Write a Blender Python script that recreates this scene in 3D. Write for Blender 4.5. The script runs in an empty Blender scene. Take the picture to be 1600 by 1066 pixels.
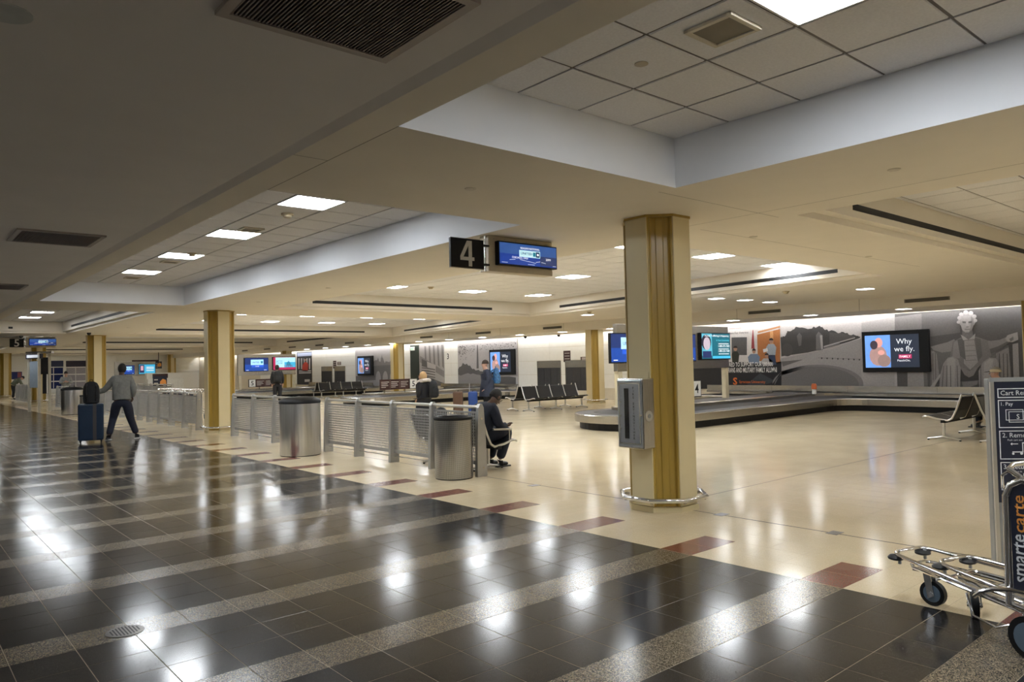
import bpy, bmesh, math, random
from mathutils import Vector, Matrix
random.seed(7)
S = bpy.context.scene
COL = S.collection
R = math.radians
# ------------------------------------------------------------------ camera
EYE = 1.55
FPX = 1154.44
YAW, PITCH, ROLL = .70762364, .030567384, -.022828377
def cam_axes():
    cy, sy, cp, sp = math.cos(YAW), math.sin(YAW), math.cos(PITCH), math.sin(PITCH)
    f = Vector((sy*cp, cy*cp, sp)); r = Vector((cy, -sy, 0)); u = r.cross(f)
    cr, sr = math.cos(ROLL), math.sin(ROLL)
    return r*cr + u*sr, u*cr - r*sr, f
CR, CU, CF = cam_axes()
cd = bpy.data.cameras.new('camera'); cam = bpy.data.objects.new('camera', cd); COL.objects.link(cam)
cd.sensor_width = 36; cd.lens = FPX/1600*36; cd.clip_end = 300; cd.clip_start = .05
m = Matrix.Identity(4)
for i in range(3):
    m[i][0], m[i][1], m[i][2] = CR[i], CU[i], -CF[i]
m[2][3] = EYE
cam.matrix_world = m
S.camera = cam
# ------------------------------------------------------------------ world, exposure
w = bpy.data.worlds.new('world'); S.world = w; w.use_nodes = True
w.node_tree.nodes['Background'].inputs[0].default_value = (.02, .022, .03, 1)
w.node_tree.nodes['Background'].inputs[1].default_value = 1
S.view_settings.view_transform = 'Standard'; S.view_settings.look = 'None'
S.view_settings.exposure = 1.12; S.view_settings.gamma = 1; S.view_settings.use_curve_mapping = False
S.cycles.use_denoising = True
S.cycles.max_bounces = 10; S.cycles.diffuse_bounces = 6; S.cycles.glossy_bounces = 4
S.cycles.sample_clamp_indirect = 6
PANEL = 26.0      # troffer diffuser emission
COVE = 7.0
SCREEN = .42
# pixel on the photograph -> point on a plane of the place
def ray(px, py):
    return CR*((px-800)/FPX) + CU*((533-py)/FPX) + CF
def onz(px, py, z):
    d = ray(px, py); t = (z-EYE)/d.z; return Vector((d.x*t, d.y*t, z))
def onx(px, py, x):
    d = ray(px, py); t = x/d.x; return Vector((x, d.y*t, EYE+d.z*t))
def ony(px, py, y):
    d = ray(px, py); t = y/d.y; return Vector((d.x*t, y, EYE+d.z*t))

# ------------------------------------------------------------------ materials
MATS = {}
def mat(name, col, rough=.5, metal=0.0, var=.06, scale=8.0, emit=None, spec=.5, bump=0.0, bscale=40.0, detail=3.0, coat=0.0, stretch=None):
    if name in MATS: return MATS[name]
    M = bpy.data.materials.new(name); M.use_nodes = True
    nt = M.node_tree; b = nt.nodes['Principled BSDF']
    b.inputs['Roughness'].default_value = rough; b.inputs['Metallic'].default_value = metal
    b.inputs['Specular IOR Level'].default_value = spec
    b.inputs['Coat Weight'].default_value = coat
    g = nt.nodes.new('ShaderNodeNewGeometry')
    src = g.outputs['Position']
    if stretch:
        mp = nt.nodes.new('ShaderNodeMapping'); mp.inputs['Scale'].default_value = stretch
        nt.links.new(src, mp.inputs[0]); src = mp.outputs[0]
    n = nt.nodes.new('ShaderNodeTexNoise'); n.inputs['Scale'].default_value = scale; n.inputs['Detail'].default_value = detail
    nt.links.new(src, n.inputs['Vector'])
    r = nt.nodes.new('ShaderNodeValToRGB')
    r.color_ramp.elements[0].position = .3; r.color_ramp.elements[1].position = .7
    r.color_ramp.elements[0].color = (*[max(0, c*(1-var)) for c in col], 1)
    r.color_ramp.elements[1].color = (*[min(1, c*(1+var)) for c in col], 1)
    nt.links.new(n.outputs['Fac'], r.inputs[0]); nt.links.new(r.outputs[0], b.inputs['Base Color'])
    if emit:
        nt.links.new(r.outputs[0], b.inputs['Emission Color']); b.inputs['Emission Strength'].default_value = emit
    if bump:
        n2 = nt.nodes.new('ShaderNodeTexNoise'); n2.inputs['Scale'].default_value = bscale
        nt.links.new(src, n2.inputs['Vector'])
        bp = nt.nodes.new('ShaderNodeBump'); bp.inputs['Strength'].default_value = bump; bp.inputs['Distance'].default_value = .002
        nt.links.new(n2.outputs['Fac'], bp.inputs['Height']); nt.links.new(bp.outputs[0], b.inputs['Normal'])
    MATS[name] = M
    return M
def stone(name, a, b_, scale, lo, hi, rough, spec=.5, wave=.02):
    """polished stone or terrazzo: speckle of two colours, a faint polish waviness"""
    M = bpy.data.materials.new(name); M.use_nodes = True; nt = M.node_tree; b = nt.nodes['Principled BSDF']
    g = nt.nodes.new('ShaderNodeNewGeometry')
    v = nt.nodes.new('ShaderNodeTexVoronoi'); v.inputs['Scale'].default_value = scale
    nt.links.new(g.outputs['Position'], v.inputs['Vector'])
    sep = nt.nodes.new('ShaderNodeSeparateColor'); nt.links.new(v.outputs['Color'], sep.inputs[0])
    r = nt.nodes.new('ShaderNodeValToRGB'); r.color_ramp.elements[0].position = lo; r.color_ramp.elements[1].position = hi
    r.color_ramp.elements[0].color = (*a, 1); r.color_ramp.elements[1].color = (*b_, 1)
    nt.links.new(sep.outputs[0], r.inputs[0])
    big = nt.nodes.new('ShaderNodeTexNoise'); big.inputs['Scale'].default_value = 1.3; big.inputs['Detail'].default_value = 4
    nt.links.new(g.outputs['Position'], big.inputs['Vector'])
    mr = nt.nodes.new('ShaderNodeMapRange'); mr.inputs['To Min'].default_value = .86; mr.inputs['To Max'].default_value = 1.14
    nt.links.new(big.outputs['Fac'], mr.inputs[0])
    mx = nt.nodes.new('ShaderNodeMix'); mx.data_type = 'RGBA'; mx.blend_type = 'MULTIPLY'; mx.inputs[0].default_value = 1
    nt.links.new(r.outputs[0], mx.inputs[6]); nt.links.new(mr.outputs[0], mx.inputs[7])
    nt.links.new(mx.outputs[2], b.inputs['Base Color'])
    mr2 = nt.nodes.new('ShaderNodeMapRange'); mr2.inputs['To Min'].default_value = rough*.75; mr2.inputs['To Max'].default_value = rough*1.3
    nt.links.new(big.outputs['Fac'], mr2.inputs[0]); nt.links.new(mr2.outputs[0], b.inputs['Roughness'])
    b.inputs['Specular IOR Level'].default_value = spec
    n2 = nt.nodes.new('ShaderNodeTexNoise'); n2.inputs['Scale'].default_value = 5
    nt.links.new(g.outputs['Position'], n2.inputs['Vector'])
    bp = nt.nodes.new('ShaderNodeBump'); bp.inputs['Strength'].default_value = wave*5; bp.inputs['Distance'].default_value = .002
    nt.links.new(n2.outputs['Fac'], bp.inputs['Height']); nt.links.new(bp.outputs[0], b.inputs['Normal'])
    MATS[name] = M
    return M
M_dark = stone('black polished stone', (.021, .0195, .0195), (.085, .08, .07), 420, .9, .97, .14, .19, .014)
M_gran = stone('speckled granite', (.03, .026, .02), (.27, .22, .15), 210, .3, .9, .19, .35, .014)
M_red = stone('red terrazzo', (.17, .05, .038), (.23, .075, .055), 300, .4, .8, .15, .5, .012)
M_cream = stone('cream terrazzo', (.70, .585, .385), (.77, .655, .46), 260, .3, .8, .14, .38, .012)
M_groutd = mat('tan grout', (.29, .24, .17), .65, spec=.2)
M_groutc = mat('cream grout', (.40, .32, .2), .6)
M_seam = mat('dark joint', (.06, .05, .04), .6)
M_soff = mat('soffit paint', (.74, .69, .60), .85, var=.02, scale=2)
M_left = mat('grey ceiling paint', (.70, .675, .66), .9, var=.02, scale=2)
M_white = mat('white coffer paint', (.80, .815, .85), .8, var=.02, scale=2)
M_tile = mat('ceiling tile', (.72, .71, .71), .95, var=.05, scale=60, bump=.5, bscale=300)
M_grid = mat('ceiling grid', (.16, .14, .13), .7)
M_blackslot = mat('black slot', (.008, .008, .008), .6)
M_panelw = mat('white wall panel', (.80, .79, .74), .5, var=.02)
M_wallw = mat('painted wall', (.62, .57, .46), .8, var=.03)
M_colc = mat('cream column enamel', (.68, .58, .35), .35, var=.03, scale=3)
M_gold = mat('gold column enamel', (.40, .265, .05), .3, var=.08, scale=3, stretch=(6, 6, .4))
M_steel = mat('brushed steel', (.46, .455, .45), .2, 1.0, var=.12, scale=6, stretch=(30, 30, 1))
M_steelh = mat('horizontal brushed steel', (.52, .50, .46), .25, 1.0, var=.12, scale=5, stretch=(2, 2, 40))
M_bin = mat('streaked steel', (.47, .47, .47), .2, 1.0, var=.14, scale=5, bump=1.0, bscale=4.5, stretch=(18, 18, .2))
nt_ = M_bin.node_tree; tg_ = nt_.nodes.new('ShaderNodeTangent'); tg_.direction_type = 'RADIAL'; tg_.axis = 'Z'
bs_ = nt_.nodes['Principled BSDF']; nt_.links.new(tg_.outputs[0], bs_.inputs['Tangent']); bs_.inputs['Anisotropic'].default_value = .85; bs_.inputs['Anisotropic Rotation'].default_value = .25; bs_.inputs['Roughness'].default_value = .28
M_chrome = mat('chrome', (.75, .75, .76), .12, 1.0, var=.03)
M_alu = mat('aluminium paint', (.44, .44, .43), .38, .6, var=.04)
M_alud = mat('satin aluminium', (.60, .59, .56), .33, .9, var=.04)
M_black = mat('black plastic', (.010, .010, .011), .5, var=.1, spec=.25)
M_rubber = mat('dark rubber', (.026, .026, .028), .5, var=.15)
M_vinyl = mat('black vinyl', (.006, .006, .007), .42, var=.15, bump=.4, bscale=30)
M_belt = mat('grey belt plates', (.085, .085, .09), .35, .2, var=.12, scale=3)
M_diff = mat('lit diffuser', (.91, .955, 1), .5, var=0, emit=PANEL)
M_cove = mat('cove lamp', (.93, .95, 1), .5, var=0, emit=COVE)
M_down = mat('lit downlight', (.96, .98, 1), .5, var=0, emit=16)
M_frame = mat('white metal trim', (.75, .74, .72), .5)
M_grille = mat('grille bronze', (.16, .13, .115), .5, .3)
M_grilled = mat('grille recess', (.02, .018, .016), .8)
M_beige = mat('beige sign box', (.55, .48, .36), .5)
M_brown = mat('brown sign', (.05, .017, .015), .45)
M_signw = mat('white sign plate', (.82, .82, .78), .5)
M_dnavy = mat('navy panel', (.012, .016, .035), .35)
M_grey = mat('kiosk grey', (.32, .33, .33), .4, .3)
M_skin = mat('dark skin', (.11, .06, .04), .55)
M_skinl = mat('light skin', (.5, .3, .22), .55)
def flat(name, c, rough=.6): return mat('print '+name, c, rough, var=.08, scale=25)
def lit(name, c, k=1.0): return mat('screen '+name, c, .3, var=.05, scale=12, emit=SCREEN*k)

# ------------------------------------------------------------------ mesh builder
class MB:
    def __init__(s): s.v = []; s.f = []
    def add(s, vs, fs):
        o = len(s.v); s.v += [tuple(v) for v in vs]; s.f += [tuple(i+o for i in f) for f in fs]; return s
    def box(s, x0, x1, y0, y1, z0, z1):
        return s.add([(x0,y0,z0),(x1,y0,z0),(x1,y1,z0),(x0,y1,z0),(x0,y0,z1),(x1,y0,z1),(x1,y1,z1),(x0,y1,z1)],
            [(0,3,2,1),(4,5,6,7),(0,1,5,4),(1,2,6,5),(2,3,7,6),(3,0,4,7)])
    def obox(s, c, ux, uy, uz):
        c = Vector(c); ux, uy, uz = Vector(ux), Vector(uy), Vector(uz)
        vs = [c+ux*a+uy*b+uz*d for d in (-1,1) for a, b in ((-1,-1),(1,-1),(1,1),(-1,1))]
        return s.add(vs, [(0,3,2,1),(4,5,6,7),(0,1,5,4),(1,2,6,5),(2,3,7,6),(3,0,4,7)])
    def quad(s, a, b, c, d): return s.add([a, b, c, d], [(0,1,2,3)])
    def tube(s, pts, r, seg=8, close=False):
        pts = [Vector(p) for p in pts]; n = len(pts); rings = []
        rr = r if isinstance(r, (list, tuple)) else [r]*n
        up = Vector((.13, .21, .97))
        for i, p in enumerate(pts):
            a = pts[i-1] if (i > 0 or close) else None
            b = pts[(i+1) % n] if (i < n-1 or close) else None
            t = Vector((0,0,0))
            if a is not None: t += (p-a).normalized()
            if b is not None: t += (b-p).normalized()
            if t.length < 1e-6: t = Vector((0,0,1))
            t.normalize()
            e = up - t*up.dot(t)
            if e.length < .2: e = Vector((1,0,0)) - t*t.x
            e.normalize(); g = t.cross(e)
            rings.append([p + (e*math.cos(2*math.pi*k/seg) + g*math.sin(2*math.pi*k/seg))*rr[i] for k in range(seg)])
        o = len(s.v)
        for q in rings: s.v += [tuple(x) for x in q]
        m_ = n if close else n-1
        for i in range(m_):
            for k in range(seg):
                a0 = o+i*seg+k; a1 = o+i*seg+(k+1) % seg; j = (i+1) % n
                b0 = o+j*seg+k; b1 = o+j*seg+(k+1) % seg
                s.f.append((a0, a1, b1, b0))
        if not close:
            s.f.append(tuple(o+k for k in reversed(range(seg)))); s.f.append(tuple(o+(n-1)*seg+k for k in range(seg)))
        return s
    def lathe(s, prof, c=(0,0,0), seg=24, sx=1, sy=1, cap=True):
        o = len(s.v)
        for r, z in prof:
            for k in range(seg):
                a = 2*math.pi*k/seg
                s.v.append((c[0]+r*sx*math.cos(a), c[1]+r*sy*math.sin(a), c[2]+z))
        for i in range(len(prof)-1):
            for k in range(seg):
                s.f.append((o+i*seg+k, o+i*seg+(k+1) % seg, o+(i+1)*seg+(k+1) % seg, o+(i+1)*seg+k))
        if cap:
            s.f.append(tuple(o+k for k in reversed(range(seg)))); s.f.append(tuple(o+(len(prof)-1)*seg+k for k in range(seg)))
        return s
    def disc(s, c, axis, r, t, seg=20):
        c = Vector(c); a = Vector(axis).normalized()*t*.5
        return s.tube([c-a, c+a], r, seg)
    def prism(s, poly, z0, z1):
        n = len(poly)
        return s.add([(x, y, z0) for x, y in poly]+[(x, y, z1) for x, y in poly],
            [tuple(reversed(range(n))), tuple(range(n, 2*n))]+[(i, (i+1) % n, n+(i+1) % n, n+i) for i in range(n)])
    def strip(s, pa, za, pb, zb, close=True):
        n = len(pa); o = len(s.v)
        s.v += [(x, y, za) for x, y in pa]+[(x, y, zb) for x, y in pb]
        for i in range(n if close else n-1):
            j = (i+1) % n; s.f.append((o+i, o+j, o+n+j, o+n+i))
        return s
    def mesh(s, name, m=None, smooth=False):
        me = bpy.data.meshes.new(name); me.from_pydata(s.v, [], s.f); me.update()
        if m: me.materials.append(m)
        if smooth:
            me.shade_smooth()
            try: me.set_sharp_from_angle(angle=R(40))
            except Exception: pass
        return me
    def build(s, name, m, parent=None, smooth=False, bevel=0):
        o = bpy.data.objects.new(name, s.mesh(name, m, smooth)); COL.objects.link(o)
        if parent: o.parent = parent
        if bevel:
            b = o.modifiers.new('bevel', 'BEVEL'); b.width = bevel; b.segments = 2; b.limit_method = 'ANGLE'
        return o
def tag(o, label=None, cat=None, group=None, kind=None):
    if label: o['label'] = label
    if cat: o['category'] = cat
    if group: o['group'] = group
    if kind: o['kind'] = kind
    return o
def thing(name, label, cat, loc=(0,0,0), rz=0, group=None):
    o = bpy.data.objects.new(name, None); COL.objects.link(o); o.empty_display_size = .1
    o.location = loc; o.rotation_euler = (0, 0, rz)
    return tag(o, label, cat, group)
def inst(name, me, parent, loc=(0,0,0), rz=0):
    o = bpy.data.objects.new(name, me); COL.objects.link(o); o.parent = parent; o.location = loc; o.rotation_euler = (0,0,rz); return o
def kids(o): return [c for c in bpy.data.objects if c.parent == o]
def copy_tree(o, parent=None):
    ch = list(o.children) if False else kids(o)
    c = o.copy(); COL.objects.link(c)
    if parent: c.parent = parent
    for k in ch: copy_tree(k, c)
    return c
def inview(p, mg=0):
    d = Vector(p)-Vector((0,0,EYE)); z = d.dot(CF)
    if z < .1: return False
    x = 800+FPX*d.dot(CR)/z; y = 533-FPX*d.dot(CU)/z
    return -mg < x < 1600+mg and -mg < y < 1066+mg
def text(body, origin, right, up, width=None, height=None, m=None, parent=None, name='lettering', bold=0.0, align='LEFT', depth=.001, label=None):
    """lettering as a thin mesh: origin = lower left (or centre) of its box"""
    cu = bpy.data.curves.new(name, 'FONT'); cu.body = body; cu.size = 1; cu.offset = bold; cu.extrude = 0; cu.resolution_u = 2
    cu.space_line = .95; cu.align_x = 'CENTER' if align == 'CENTER' else 'LEFT'
    to = bpy.data.objects.new(name, cu); COL.objects.link(to)
    dg = bpy.context.evaluated_depsgraph_get()
    me = bpy.data.meshes.new_from_object(to.evaluated_get(dg)); COL.objects.unlink(to); bpy.data.objects.remove(to); bpy.data.curves.remove(cu)
    xs = [v.co.x for v in me.vertices]; ys = [v.co.y for v in me.vertices]
    if not xs: return None
    x0, x1, y0, y1 = min(xs), max(xs), min(ys), max(ys)
    sx = width/(x1-x0) if width else None; sy = height/(y1-y0) if height else None
    sx = sx or sy; sy = sy or sx
    right, up, origin = Vector(right).normalized(), Vector(up).normalized(), Vector(origin); n = right.cross(up)
    cx, cy = ((x0+x1)/2, (y0+y1)/2) if align == 'CENTER' else (x0, y0)
    for v in me.vertices:
        v.co = origin + right*((v.co.x-cx)*sx) + up*((v.co.y-cy)*sy) + n*depth
    me.name = name; me.materials.clear(); me.materials.append(m or M_signw)
    o = bpy.data.objects.new(name, me); COL.objects.link(o); o.parent = parent
    if label: o['label'] = label
    return o
ORD = ['first','second','third','fourth','fifth','sixth','seventh','eighth','ninth','tenth','eleventh','twelfth','thirteenth','fourteenth','fifteenth','sixteenth','seventeenth','eighteenth','nineteenth','twentieth']

# ------------------------------------------------------------------ layout
ZS, ZT, ZL = 3.05, 3.4875, 2.735      # soffit, coffer tiles, lower soffit by the wall
XB = 4.886                             # edge of the dark floor
PX, PY = .3114, .3035
XW, XF = 22.3, 19.8                    # feature wall, bulkhead face
YEND, YBACK, XLEFT = 70.5, -8.6, -5.0
COFY = [(-8.1, 3.92), (5.97, 17.68), (20.05, 31.75), (34.15, 45.85), (48.2, 59.9), (62.3, 69.6)]
def xr(y):                             # hall coffers: the side towards the wall runs at a slant
    if y < 5: return 17.0
    return min(13.62 + .13*y if y < 18.5 else 13.0+.205*(y-0) if y < 32 else 19.4, 19.4)
# ------------------------------------------------------------------ floor
floor = MB().box(XLEFT-.2, XW+.3, YBACK-.2, YEND+.2, -.2, -.0012).build('floor', M_groutd)
tag(floor, kind='structure')
def tile_at(i, j): return XB-(i+1)*PX, XB-i*PX, .251+j*PY      # x0, x1, y0 ; rows of four: one granite strip, three black
def is_strip(j): return j % 4 == 3
g_ = .0021
cells = []
for i in range(0, 31):
    for j in range(-30, 232):
        x0, x1, y0 = tile_at(i, j)
        cells.append((i, j, x0, x1, y0, y0+PY))
# strip rows: y 2.357..2.689 is row j where .251+j*PY = 2.375 -> j=7
par = {'dark_tile': [], 'granite_tile': []}
for c in cells:
    ctr = ((c[2]+c[3])/2, (c[4]+c[5])/2, 0)
    if inview(ctr, 30):
        d = Vector(ctr).length; par['granite_tile' if is_strip(c[1]) else 'dark_tile'].append((d, c))
chosen = set()
def tile_mesh(name, sx, sy, m):
    b = MB(); h = .0011
    b.add([(0,0,-h),(sx,0,-h),(sx,sy,-h),(0,sy,-h),(.0008,.0008,0),(sx-.0008,.0008,0),(sx-.0008,sy-.0008,0),(.0008,sy-.0008,0)],
          [(4,5,6,7),(0,1,5,4),(1,2,6,5),(2,3,7,6),(3,0,4,7)])
    return b.mesh(name, m)
TD = tile_mesh('dark_tile', PX-2*g_, PY-2*g_, M_dark); TG = tile_mesh('granite_tile', PX-2*g_, PY-2*g_*.3, M_gran)
for nm, me, cap in (('dark_tile', TD, 298), ('granite_tile', TG, 150)):
    for d, c in sorted(par[nm])[:cap]:
        chosen.add((c[0], c[1])); inst(nm, me, floor, (c[2]+g_, c[4]+g_, 0))
bd, bg = MB(), MB()
for c in cells:
    if (c[0], c[1]) in chosen: continue
    (bg if is_strip(c[1]) else bd).quad((c[2]+g_, c[4]+g_, 0), (c[3]-g_, c[4]+g_, 0), (c[3]-g_, c[5]-g_, 0), (c[2]+g_, c[5]-g_, 0))
tag(bd.build('dark_tiles', M_dark, floor), kind='stuff'); tag(bg.build('granite_tiles', M_gran, floor), kind='stuff')
# red inlays at the end of each strip, cream field
RED = set(); TR = tile_mesh('red_tile', PX-2*g_, PY-.001, M_red)
TC = tile_mesh('cream_tile', PX-.0024, PY-.0024, M_cream)
for j in range(-30, 232):
    if is_strip(j):
        for i in (0, 1):
            y0 = .251+j*PY; RED.add((i, j))
            o = inst('red_tile', TR, floor, (XB+i*PX+g_, y0+.0005, 0)) if -1 < y0 < 45 else None
            if o is None: MB
cc = []
for i in range(0, 26):
    for j in range(-30, 60):
        if (i, j) in RED: continue
        p = (XB+(i+.5)*PX, .251+(j+.5)*PY, 0); cc.append((Vector(p).length if inview(p, 30) else 999, i, j))
cc.sort(); bc = MB()
for n, (d, i, j) in enumerate(cc):
    x0, y0 = XB+i*PX, .251+j*PY
    if n < 298 and d < 900: inst('cream_tile', TC, floor, (x0+.0012, y0+.0012, 0))
    else: bc.quad((x0+.0012, y0+.0012, 0), (x0+PX-.0012, y0+.0012, 0), (x0+PX-.0012, y0+PY-.0012, 0), (x0+.0012, y0+PY-.0012, 0))
tag(bc.build('cream_tiles', M_cream, floor), kind='stuff')
XC, YC = XB+26*PX, .251+60*PY
bf = MB(); xs = [XC] ; x = XC
def field(x0, x1, y0, y1, st):
    nx = max(1, round((x1-x0)/st)); ny = max(1, round((y1-y0)/st))
    for a in range(nx):
        for b in range(ny):
            u0, u1 = x0+(x1-x0)*a/nx, x0+(x1-x0)*(a+1)/nx; v0, v1 = y0+(y1-y0)*b/ny, y0+(y1-y0)*(b+1)/ny
            bf.quad((u0+.002, v0+.002, 0), (u1-.002, v0+.002, 0), (u1-.002, v1-.002, 0), (u0+.002, v1-.002, 0))
field(XC, XW+.2, YBACK, YC, .93); field(XB+2*PX, XW+.2, YC, YEND+.1, .93)
for j in range(60, 232):
    if not is_strip(j): bf.quad((XB, .251+j*PY, 0), (XB+2*PX, .251+j*PY, 0), (XB+2*PX, .251+(j+1)*PY, 0), (XB, .251+(j+1)*PY, 0))
    elif .251+j*PY >= 45: pass
tag(bf.build('cream_field', M_cream, floor), kind='stuff')
MB().box(XB, XW+.2, YBACK, YEND, -.0014, -.0006).build('cream_bed', M_groutc, floor)
sj = MB(); sj.box(6.345, 6.362, YBACK, YEND, -.001, .0006)
for y in (5.0, 19.1, 33.2, 47.3, 61.4): sj.box(6.9, XW, y-.006, y+.006, -.001, .0006)
sj.build('expansion_joint', M_seam, floor)
for x, y in ((6.3, 7.0), (6.37, 4.3), (6.37, 3.15)):
    MB().box(x-.07, x+.07, y-.05, y+.05, 0, .002).build('joint_plate', mat('dark steel', (.16, .15, .14), .35, .9), floor)
dr = thing('floor_drain', 'round slotted metal floor drain set in the granite strip', 'drain', (1.116, 4.93, 0))
MB().lathe([(.105, 0), (.105, .003), (.09, .0045), (0.001, .0045)], seg=28).build('rim', mat('dark steel', (.16, .15, .14), .35, .9), dr, True)
b = MB()
for k in range(-4, 5):
    h = math.sqrt(max(0, .082**2-(k*.018)**2)); b.box(k*.018-.004, k*.018+.004, -h, h, .0046, .0052)
b.build('slots', M_black, dr)

# ------------------------------------------------------------------ ceiling
sb = MB()
def sq(x0a, x1a, x0b, x1b, ya, yb, z=ZS):
    sb.quad((x0a, ya, z), (x0b, yb, z), (x1b, yb, z), (x1a, ya, z))
ys = [YBACK]
for a, b in COFY: ys += [a, b]
ys.append(YEND)
for k in range(len(ys)-1):
    a, b = ys[k], ys[k+1]
    if k % 2 == 0: sq(2.2, XF, 2.2, XF, a, b)
    else:
        sq(2.2, 2.46, 2.2, 2.46, a, b); sq(5.27, 7.36, 5.27, 7.36, a, b)
        sq(xr(a), XF, xr(b-.01), XF, a, b)
ceil = sb.build('ceiling', M_soff); tag(ceil, kind='structure')
# grey corridor ceiling, a shallow cove step above the soffit
lb = MB(); zc = ZS+.02
OPP = [(YBACK+1.5, 3.9), (5.97, 17.68), (20.05, 31.75), (34.15, 45.85), (48.2, 59.9)]
yq = [YBACK]+[v for q in OPP for v in q]+[YEND]
for k in range(len(yq)-1):
    for xa_, xb_ in ([(XLEFT, 2.12)] if k % 2 == 0 else [(XLEFT, -4.4), (-1.6, 2.12)]):
        lb.quad((xa_, yq[k], zc), (xa_, yq[k+1], zc), (xb_, yq[k+1], zc), (xb_, yq[k], zc))
lb.quad((2.12, YBACK, zc), (2.12, YEND, zc), (2.2, YEND, ZS), (2.2, YBACK, ZS))
lb.build('corridor_ceiling', M_left, ceil)
jb = MB()
for y in (4.88, 19.0, 33.1): jb.box(2.2, 2.46, y-.004, y+.004, ZS-.0006, ZS+.002)
jb.box(2.456, 2.464, 3.92, 5.97, ZS-.0006, ZS+.002); jb.box(5.27, 7.3, 4.1, 4.108, ZS-.0006, ZS+.002)
jb.box(7.2, 13.5, 5.02, 5.028, ZS-.0006, ZS+.002); jb.box(6.9, 6.908, -5, 5.0, ZS-.0006, ZS+.002)
jb.build('panel_joint', mat('shadow joint', (.3, .27, .22), .8), ceil)
PT = .615
def tiles(parent, x0, x1f, y0, y1, ox, oy, named, cutlist=()):
    """recess grid: each tile a thin board on the dark grid"""
    me = MB().add([(0,0,0),(PT-.02,0,0),(PT-.02,PT-.02,0),(0,PT-.02,0),(.006,.006,-.008),(PT-.026,.006,-.008),(PT-.026,PT-.026,-.008),(.006,PT-.026,-.008)],
        [(7,6,5,4),(0,4,5,1),(1,5,6,2),(2,6,7,3),(3,7,4,0)]).mesh('ceiling_tile', M_tile)
    stuff = MB()
    nx0 = math.floor((x0-ox)/PT); ny0 = math.floor((y0-oy)/PT)
    for i in range(nx0, nx0+30):
        for j in range(ny0, ny0+25):
            a, b_ = ox+i*PT, oy+j*PT
            xe = x1f(b_+PT/2)
            ca, cb = max(a, x0)+.01, min(a+PT, xe)-.01; da, db = max(b_, y0)+.01, min(b_+PT, y1)-.01
            if cb-ca < .05 or db-da < .05: continue
            if any(abs(a+PT/2-u) < .3 and abs(b_+PT/2-v) < .3 for u, v in cutlist): continue
            full = cb-ca > PT-.03 and db-da > PT-.03
            if named and inview(((ca+cb)/2, (da+db)/2, ZT), 60):
                if full: inst('ceiling_tile', me, parent, (ca, da, ZT))
                else: MB().box(ca, cb, da, db, ZT-.008, ZT).build('ceiling_tile', M_tile, parent)
            else: stuff.box(ca, cb, da, db, ZT-.008, ZT)
    if stuff.v: tag(stuff.build('ceiling_tiles', M_tile, parent), kind='stuff')
def coffer(x0, x1f, y0, y1, stepped, ox, oy, named, cuts):
    xa, xb = x1f(y0), x1f(y1-.01)
    s = .13 if stepped else 0
    b = MB()
    if stepped:
        zl = ZS+.07
        def ring(za, zb, ia, ib):
            b.strip([(x0, y0), (xa-ia, y0), (xb-ia, y1-ia), (x0, y1-ia)], za, [(x0, y0), (xa-ib, y0), (xb-ib, y1-ib), (x0, y1-ib)], zb)
        ring(ZS, zl, 0, 0); ring(zl, zl+.001, 0, s); ring(zl+.001, ZT, s, s)
    else:
        b.strip([(x0, y0), (xa, y0), (xb, y1), (x0, y1)], ZS, [(x0, y0), (xa, y0), (xb, y1), (x0, y1)], ZT)
    o = b.build('coffer', M_white if not stepped else M_soff, ceil)
    t = MB(); e = .02
    t.add([(x0-e, y0-e, ZT+.002), (xa+e, y0-e, ZT+.002), (xb+e, y1+e, ZT+.002), (x0-e, y1+e, ZT+.002)], [(0,1,2,3)]).build('ceiling_grid', M_grid, o)
    tiles(o, x0, (lambda y: x1f(y)-s), y0, y1-s, ox, oy, named, cuts)
    if stepped:
        L = MB(); zz0, zz1 = 3.2, 3.275
        yy = y1-s
        L.box(x0+1.0, xb-s-1.55, yy-.004, yy+.01, zz0, zz1)
        p0 = Vector((xa-s, y0)); p1 = Vector((xb-s, y1-s)); d = (p1-p0).normalized(); n = Vector((-d.y, d.x))
        q0, q1 = p0+d*.9, p1-d*1.6
        c = (q0+q1)/2
        L.obox((c.x+n.x*-.002, c.y+n.y*-.002, (zz0+zz1)/2), (d.x*(q1-q0).length/2, d.y*(q1-q0).length/2, 0), (n.x*.006, n.y*.006, 0), (0, 0, (zz1-zz0)/2))
        L.build('slot_diffuser', M_blackslot, o)
    return o
LIGHTS = []       # (x, y, label)
LA = [(3.757, 1.82), (3.757, -.65), (3.757, -3.1)]  # last two are unseen behind the camera, added for illumination
LB = [(3.82, 8.02), (3.82, 10.52), (3.83, 12.96), (3.83, 15.46)]
LE = [(3.83, 29.5), (3.83, 26.9), (3.83, 24.4), (3.83, 21.9)]
cor = lambda y: 5.27
coffer(2.46, cor, *COFY[0], False, 3.45, 1.517, True, LA)
coffer(2.46, cor, *COFY[1], False, 3.51, 7.72, True, LB)
coffer(2.46, cor, *COFY[2], True, 3.52, 29.2, False, LE)
LX = {3: [], 4: [], 5: []}
for k in (3, 4, 5):
    a, b = COFY[k]; LX[k] = [(3.83, a+2.2), (3.83, a+6.6)] if k < 5 else [(3.83, a+2.5)]
    coffer(2.46, cor, a, b, True, 3.52, LX[k][0][1]-PT/2, False, LX[k])
LD = [(x, y) for x in (9.45, 11.9, 14.25) for y in (8.03, 11.74, 15.5)]
LC = [(x, y) for x in (9.45, 11.9) for y in (-4.6, -.9)]
LF = [(x, y) for x in (9.5, 12.05, 14.55, 17.0) for y in (22.0, 25.6, 29.2)][:]
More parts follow.
